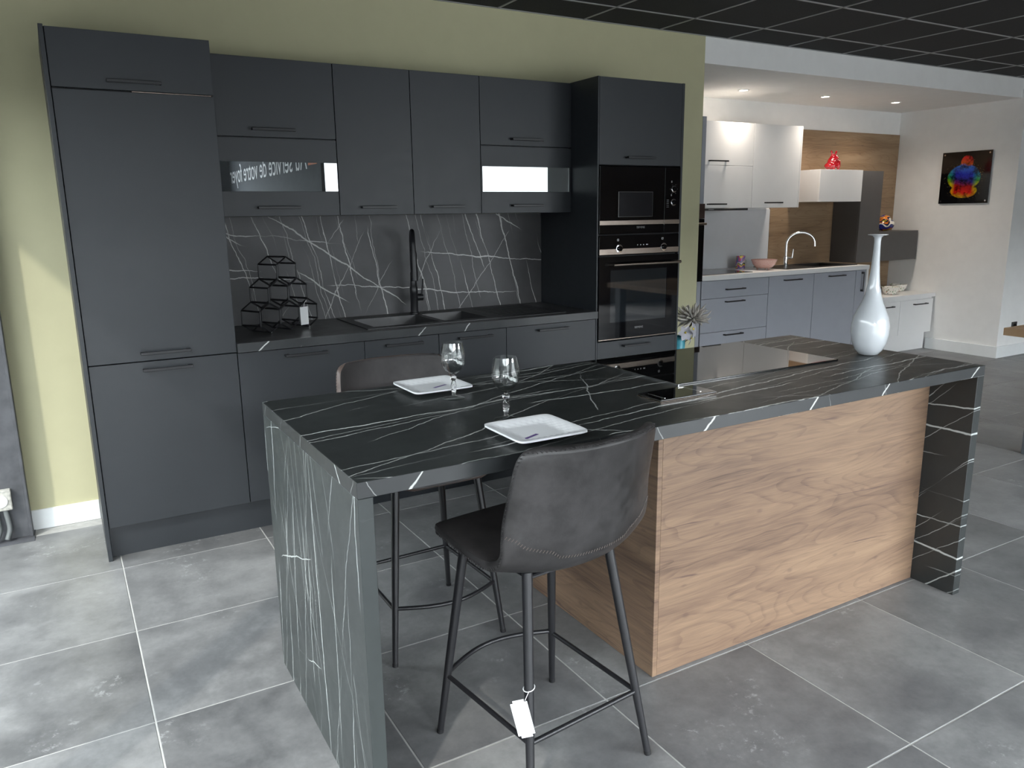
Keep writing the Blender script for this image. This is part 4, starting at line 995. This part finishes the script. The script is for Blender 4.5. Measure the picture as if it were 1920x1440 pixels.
obj('lever', tube(nb(), [(CX+0.02, CYt, BZW+0.073), (CX+0.075, CYt-0.01, BZW+0.075), (CX+0.085, CYt-0.012, BZW+0.16)], [0.014, 0.012, 0.005], 10), 'chrome', t, True)
# low white bench unit
t = thing('low_cabinet', 'low white two-drawer cabinet against the right white wall', 'cabinet', (7.33, 1.54, 0))
obj('body', bx(6.775, 7.872, BY+0.002, YB-0.003, 0.185, 0.555, bev=0), 'white_front', t)
obj('plinth', bx(6.775, 7.872, BY+0.050, BY+0.066, 0, 0.185, bev=0), 'white_front', t)
for (a, b, hx) in ((6.775, 7.322, 7.09), (7.322, 7.872, 7.643)):
    d = obj('drawer', bx(a+G, b-G, BY-0.017, BY+0.002, 0.188, 0.538, bev=0.001), 'white_front', t); handle(d, hx, BY-0.017, 0.494, 0.22)
obj('top', bx(6.772, 7.887, BY-0.025, YB-0.002, 0.556, 0.596, bev=0.001), 'white_front', t)
# wall cupboards
YUB = 1.45
t = thing('wall_cupboard', 'white wall cupboard with two stacked doors above the far hob', 'cabinet', (5.06, 1.63, 1.483), 'white wall cupboards of the far kitchen')
obj('body', bx(4.760, 5.334, YUB+0.002, YB-0.003, 1.483, 2.198, bev=0), 'white_front', t)
for (a, b, hz) in ((1.839, 2.198, 1.875), (1.483, 1.839, 1.518)):
    d = obj('door', bx(4.760+G, 5.334-G, YUB-0.017, YUB+0.002, a+G, b-G, bev=0.001), 'white_front', t); handle(d, 4.910, YUB-0.017, hz, 0.21)
t = thing('wall_cupboard', 'white wall cupboard with one tall door beside the oak panel', 'cabinet', (5.64, 1.63, 1.483), 'white wall cupboards of the far kitchen')
obj('body', bx(5.335, 5.945, YUB+0.002, YB-0.003, 1.483, 2.198, bev=0), 'white_front', t)
d = obj('door', bx(5.335+G, 5.928, YUB-0.017, YUB+0.002, 1.483+G, 2.198-G, bev=0.001), 'white_front', t); handle(d, 5.603, YUB-0.017, 1.527, 0.21)
obj('side_panel', bx(5.930, 5.945, YUB-0.017, YUB+0.002, 1.483, 2.198, bev=0), 'white_front', t)
t = thing('extractor_hood', 'slim black extractor edge under the white wall cupboard', 'hood', (5.0, 1.6, 1.463))
obj('casing', bx(4.770, 5.325, 1.46, YB-0.015, 1.464, 1.482, bev=0.001), 'hood', t)
vis = obj('visor', bx(4.735, 5.105, 1.405, 1.459, 1.466, 1.482, bev=0.002), 'hood', t)
obj('button', bx(4.80, 4.86, 1.403, 1.405, 1.470, 1.477, bev=0), 'grey_mark', vis)
t = thing('wall_box', 'white wall box carrying the red figurine', 'cabinet', (6.51, 1.62, 1.533))
obj('body', bx(6.216, 6.828, YUB+0.002, YB-0.016, 1.533, 1.828, bev=0.001), 'white_front', t)
obj('door', bx(6.216, 6.828, YUB-0.017, YUB+0.0015, 1.533, 1.828, bev=0.001), 'white_front', t)
t = thing('tall_grey_unit', 'dark taupe upright cabinet standing on the far worktop end', 'cabinet', (7.06, 1.65, 0.60))
obj('body', bx(6.895, 7.215, 1.502, YB-0.016, BZW+0.002, 1.826, bev=0.001), 'taupe', t)
obj('door', bx(6.895, 7.215, 1.483, 1.5015, BZW+0.002, 1.826, bev=0.001), 'taupe', t)
t = thing('wall_box', 'dark taupe wall box carrying the multicoloured figurine', 'cabinet', (7.53, 1.65, 0.935))
obj('body', bx(7.217, 7.870, 1.502, YB-0.016, 0.935, 1.232, bev=0.001), 'taupe', t)
obj('door', bx(7.217, 7.870, 1.483, 1.5015, 0.935, 1.232, bev=0.001), 'taupe', t)

# small things in the background
def blob(name, parts, mat, label, cat, vox=0.006):
    bm = nb()
    for (c, r, mtx) in parts:
        g = bmesh.ops.create_icosphere(bm, subdivisions=3, radius=1.0)
        M = Matrix.Translation(c) @ (mtx or Matrix()) @ Matrix.Diagonal((*r, 1))
        bmesh.ops.transform(bm, matrix=M, verts=g['verts'])
    o = obj(name, bm, mat, None, True, 180)
    md = o.modifiers.new('remesh', 'REMESH'); md.mode = 'VOXEL'; md.voxel_size = vox; md.use_smooth_shade = True
    sm = o.modifiers.new('smooth', 'SMOOTH'); sm.iterations = 4; sm.factor = 0.5
    return tag(o, label, cat)
rx, ry, rz = 6.535, 1.57, 1.829
rotx = lambda a, b: Matrix.Rotation(a, 4, 'Y') @ Matrix.Rotation(b, 4, 'X')
blob('animal_figurine', [((rx-0.012, ry, rz+0.040), (0.062, 0.060, 0.039), None), ((rx+0.004, ry-0.005, rz+0.075), (0.052, 0.048, 0.055), None), ((rx+0.006, ry-0.015, rz+0.118), (0.036, 0.038, 0.034), None), ((rx+0.008, ry-0.045, rz+0.108), (0.020, 0.022, 0.018), None),
     ((rx-0.024, ry-0.012, rz+0.160), (0.013, 0.009, 0.030), rotx(-0.35, 0)), ((rx+0.036, ry-0.012, rz+0.160), (0.013, 0.009, 0.030), rotx(0.35, 0)), ((rx+0.045, ry-0.045, rz+0.050), (0.017, 0.018, 0.050), None), ((rx-0.020, ry-0.045, rz+0.050), (0.017, 0.018, 0.050), None)],
     'red', 'glossy red sitting animal figurine with pointed ears on the white wall box', 'figurine')
gx, gy, gz = 7.465, 1.60, 1.2335
blob('painted_figurine', [((gx, gy, gz+0.060), (0.108, 0.085, 0.060), None), ((gx-0.012, gy-0.005, gz+0.105), (0.070, 0.062, 0.060), None), ((gx+0.055, gy-0.02, gz+0.070), (0.045, 0.05, 0.045), None), ((gx-0.045, gy-0.055, gz+0.108), (0.022, 0.028, 0.014), None)],
     'bird', 'glossy multicoloured rounded figurine on the dark taupe wall box', 'figurine')
t = thing('mug', 'colourful patterned mug in front of the grey splashback', 'mug', (5.478, 1.665, BZW))
obj('cup', lathe(nb(), [(0.038, 0), (0.042, 0.004), (0.042, 0.118), (0.039, 0.120), (0.037, 0.115), (0.036, 0.01), (0.001, 0.008)], (5.478, 1.665, BZW+0.0004), 28), 'mug', t, True)
obj('handle', tube(nb(), [(5.478+0.040+0.030*math.sin(a), 1.660, BZW+0.062+0.034*math.cos(a)) for a in [math.pi*k/12 for k in range(13)]], 0.006, 8), 'porcelain', t, True)
def bowl_obj(name, c, r, h, mat, label, feet=False):
    t = thing(name, label, 'bowl', c); z0 = 0.014 if feet else 0.0
    obj('vessel', lathe(nb(), [(r*0.45, z0), (r*0.60, z0+0.003), (r*0.86, z0+h*0.45), (r*0.97, z0+h*0.85), (r*1.02, z0+h), (r*0.98, z0+h), (r*0.93, z0+h*0.85), (r*0.80, z0+h*0.45), (r*0.5, z0+0.012), (0.002, z0+0.010)], Vector(c)+Vector((0, 0, 0.0004)), 32), mat, t, True)
    if feet:
        for k in range(3): obj('foot', lathe(nb(), [(0.006, 0.0004), (0.010, 0.012), (0.014, 0.018)], Vector(c)+Vector((r*0.5*math.cos(k*2.09+0.5), r*0.5*math.sin(k*2.09+0.5), 0)), 10, True, True), mat, t, True)
bowl_obj('bowl', (5.560, 1.455, BZW), 0.115, 0.078, 'pink', 'pink flowered bowl on the white far worktop', True)
bowl_obj('bowl', (7.35, 1.39, 0.5965), 0.085, 0.078, 'floral', 'floral bowl nearer the white vase on the low cabinet')
bowl_obj('bowl', (7.72, 1.55, 0.5965), 0.085, 0.074, 'floral', 'floral bowl farther back on the low cabinet')
# picture on the right wall
t = thing('wall_picture', 'square black glass picture with a rainbow paint splash on the white wall', 'picture', (XWR-0.02, 1.046, 1.502))
obj('board', bx(XWR-0.020, XWR-0.014, 0.798, 1.294, 1.502, 2.002, bev=0.0008), 'art', t)
for y in (0.822, 1.270):
    for z in (1.526, 1.978):
        bm = nb(); tube(bm, [(XWR-0.023, y, z), (XWR-0.020, y, z)], 0.008, 14); tube(bm, [(XWR-0.014, y, z), (XWR-0.0005, y, z)], 0.006, 10)
        obj('standoff', bm, 'chrome', t, True)
# recessed spots
for k, (x, y, nm) in enumerate(((5.105, 1.365, 'leftmost'), (6.075, 1.325, 'middle'), (7.040, 1.300, 'rightmost'))):
    t = thing('spotlight', 'lit recessed ceiling spotlight over the far kitchen, %s of three' % nm, 'spotlight', (x, y, ZQ-0.006), 'recessed spots over the far kitchen')
    obj('trim_ring', lathe(nb(), [(0.046, 0.0058), (0.046, 0.002), (0.040, 0.0), (0.033, 0.002), (0.033, 0.0058)], (x, y, ZQ-0.006), 28, False), 'base_white', t, True)
    obj('lens', lathe(nb(), [(0.0325, 0.0035), (0.001, 0.0030)], (x, y, ZQ-0.006), 24, False), 'lamp', t)
    l = bpy.data.lights.new('spot_light', 'SPOT'); l.energy = 15; l.spot_size = math.radians(150); l.spot_blend = 1.0; l.shadow_soft_size = 0.14; l.color = (1.0, 0.89, 0.77)
    lo = bpy.data.objects.new('spot_light', l); COL.objects.link(lo); lo.location = (x, y, ZQ-0.02); lo.rotation_euler = (0, 0, 0)
# socket on the pillar
t = thing('wall_socket', 'black wall socket low on the white pillar end', 'socket', (8.15, YE, 0.26))
obj('plate', bx(8.108, 8.196, YE-0.010, YE-0.0005, 0.258, 0.342, bev=0.002), 'black_metal', t)
obj('insert', lathe(nb(), [(0.026, 0.0), (0.026, 0.002), (0.018, 0.0)], (8.152, YE-0.010, 0.30), 20, True, False, axis='y'), 'gap', t, True)
# table at the right edge
t = thing('dining_table', 'oak-topped table with grey steel legs at the right edge', 'table', (5.35, -1.95, 0))
TT, TX0, TX1, TY0, TY1 = 0.752, 4.853, 5.75, -2.9, -1.075
obj('table_top', bx(TX0, TX1, TY0, TY1, TT-0.045, TT, bev=0.002), 'oak_table', t)
for x in (TX0+0.03, TX1-0.11):
    for y in (TY0+0.1, TY1-0.25): obj('leg', bx(x, x+0.08, y, y+0.08, 0, TT-0.0455, bev=0.002), 'grey_steel_leg', t)
# shelf on the wall beyond the pillar
t = thing('wall_shelf', 'wooden shelf on the brown wall beyond the pillar', 'shelf', (10.3, 2.5, 1.15))
obj('board', bx(9.2, 11.4, 2.35, 2.599, 1.19, 1.235, bev=0.002), 'oak_table', t)
for x in (9.6, 10.9): obj('bracket', bx(x, x+0.03, 2.38, 2.599, 1.02, 1.189, bev=0.001), 'grey_steel_leg', t)

# ------------------------------------------------------------------ steel post with socket at the left edge
t = thing('steel_post', 'scuffed dark steel post at the left edge in front of the olive wall', 'post', (-0.45, 0.52, 0))
obj('web', bx(-0.62, -0.303, 0.515, 0.525, 0.004, ZC-0.01, bev=0.001), 'steel_post', t)
obj('flange', bx(-0.303, -0.289, 0.500, 0.570, 0.004, ZC-0.01, bev=0.002), 'steel_post', t)
obj('base_plate', bx(-0.66, -0.283, 0.440, 0.585, 0.0, 0.004, bev=0.001), 'steel_post', t)
t = thing('post_socket', 'dirty white socket box screwed to the steel post', 'socket', (-0.395, 0.485, 0.155))
obj('casing', bx(-0.445, -0.352, 0.478, 0.5145, 0.155, 0.252, bev=0.005, seg=2), 'dirty_white', t)
obj('socket_face', lathe(nb(), [(0.030, 0.0), (0.030, 0.004), (0.024, 0.004), (0.022, 0.001), (0.001, 0.001)], (-0.398, 0.478, 0.203), 22, True, False, axis='y'), 'base_white', t, True)
for k, (x0, x1, lab) in enumerate(((-0.385, -0.392, 'grey cable below the post socket, nearer the olive wall'), (-0.425, -0.436, 'grey cable below the post socket, nearer the frame edge'))):
    pts = [(x0, 0.496, 0.156), (x0+0.006, 0.494, 0.11), (x0+0.008, 0.490, 0.06), (x1, 0.480, 0.016)]
    tag(obj('cable', tube(nb(), catmull([tuple(p) for p in pts], 5), 0.0115, 10), 'cable', None, True), lab, 'cable', 'cables at the steel post')

# ------------------------------------------------------------------ sign board behind the viewer (mirrored in the cabinet glass)
SXP = 2.00
t = thing('sign_board', 'slate sign board with white lettering, mirrored in the left cabinet glass', 'sign', (SXP, -4.6, 1.35))
obj('board', bx(SXP, SXP+0.03, FY+0.05, -2.62, 1.35, 2.50, bev=0), 'sign', t)
for y in (-6.2, -3.0): obj('hanger', tube(nb(), [(SXP+0.015, y, 2.50), (SXP+0.015, y, ZC)], 0.006, 8), 'chrome', t)
# read from the -x side: runs from +y to -y
TMx = Matrix.Translation((SXP-0.004, -3.02, 1.878)) @ Matrix.Rotation(-math.pi/2, 4, 'Z') @ Matrix.Rotation(math.pi/2, 4, 'X')
text_mesh('lettering', 'Au service de votre foyer', 0.30, 'sign_text', t, TMx, width=3.47)
obj('emblem', bx(SXP-0.005, SXP-0.0005, -2.98, -2.72, 1.905, 2.12, bev=0), 'orange', t)
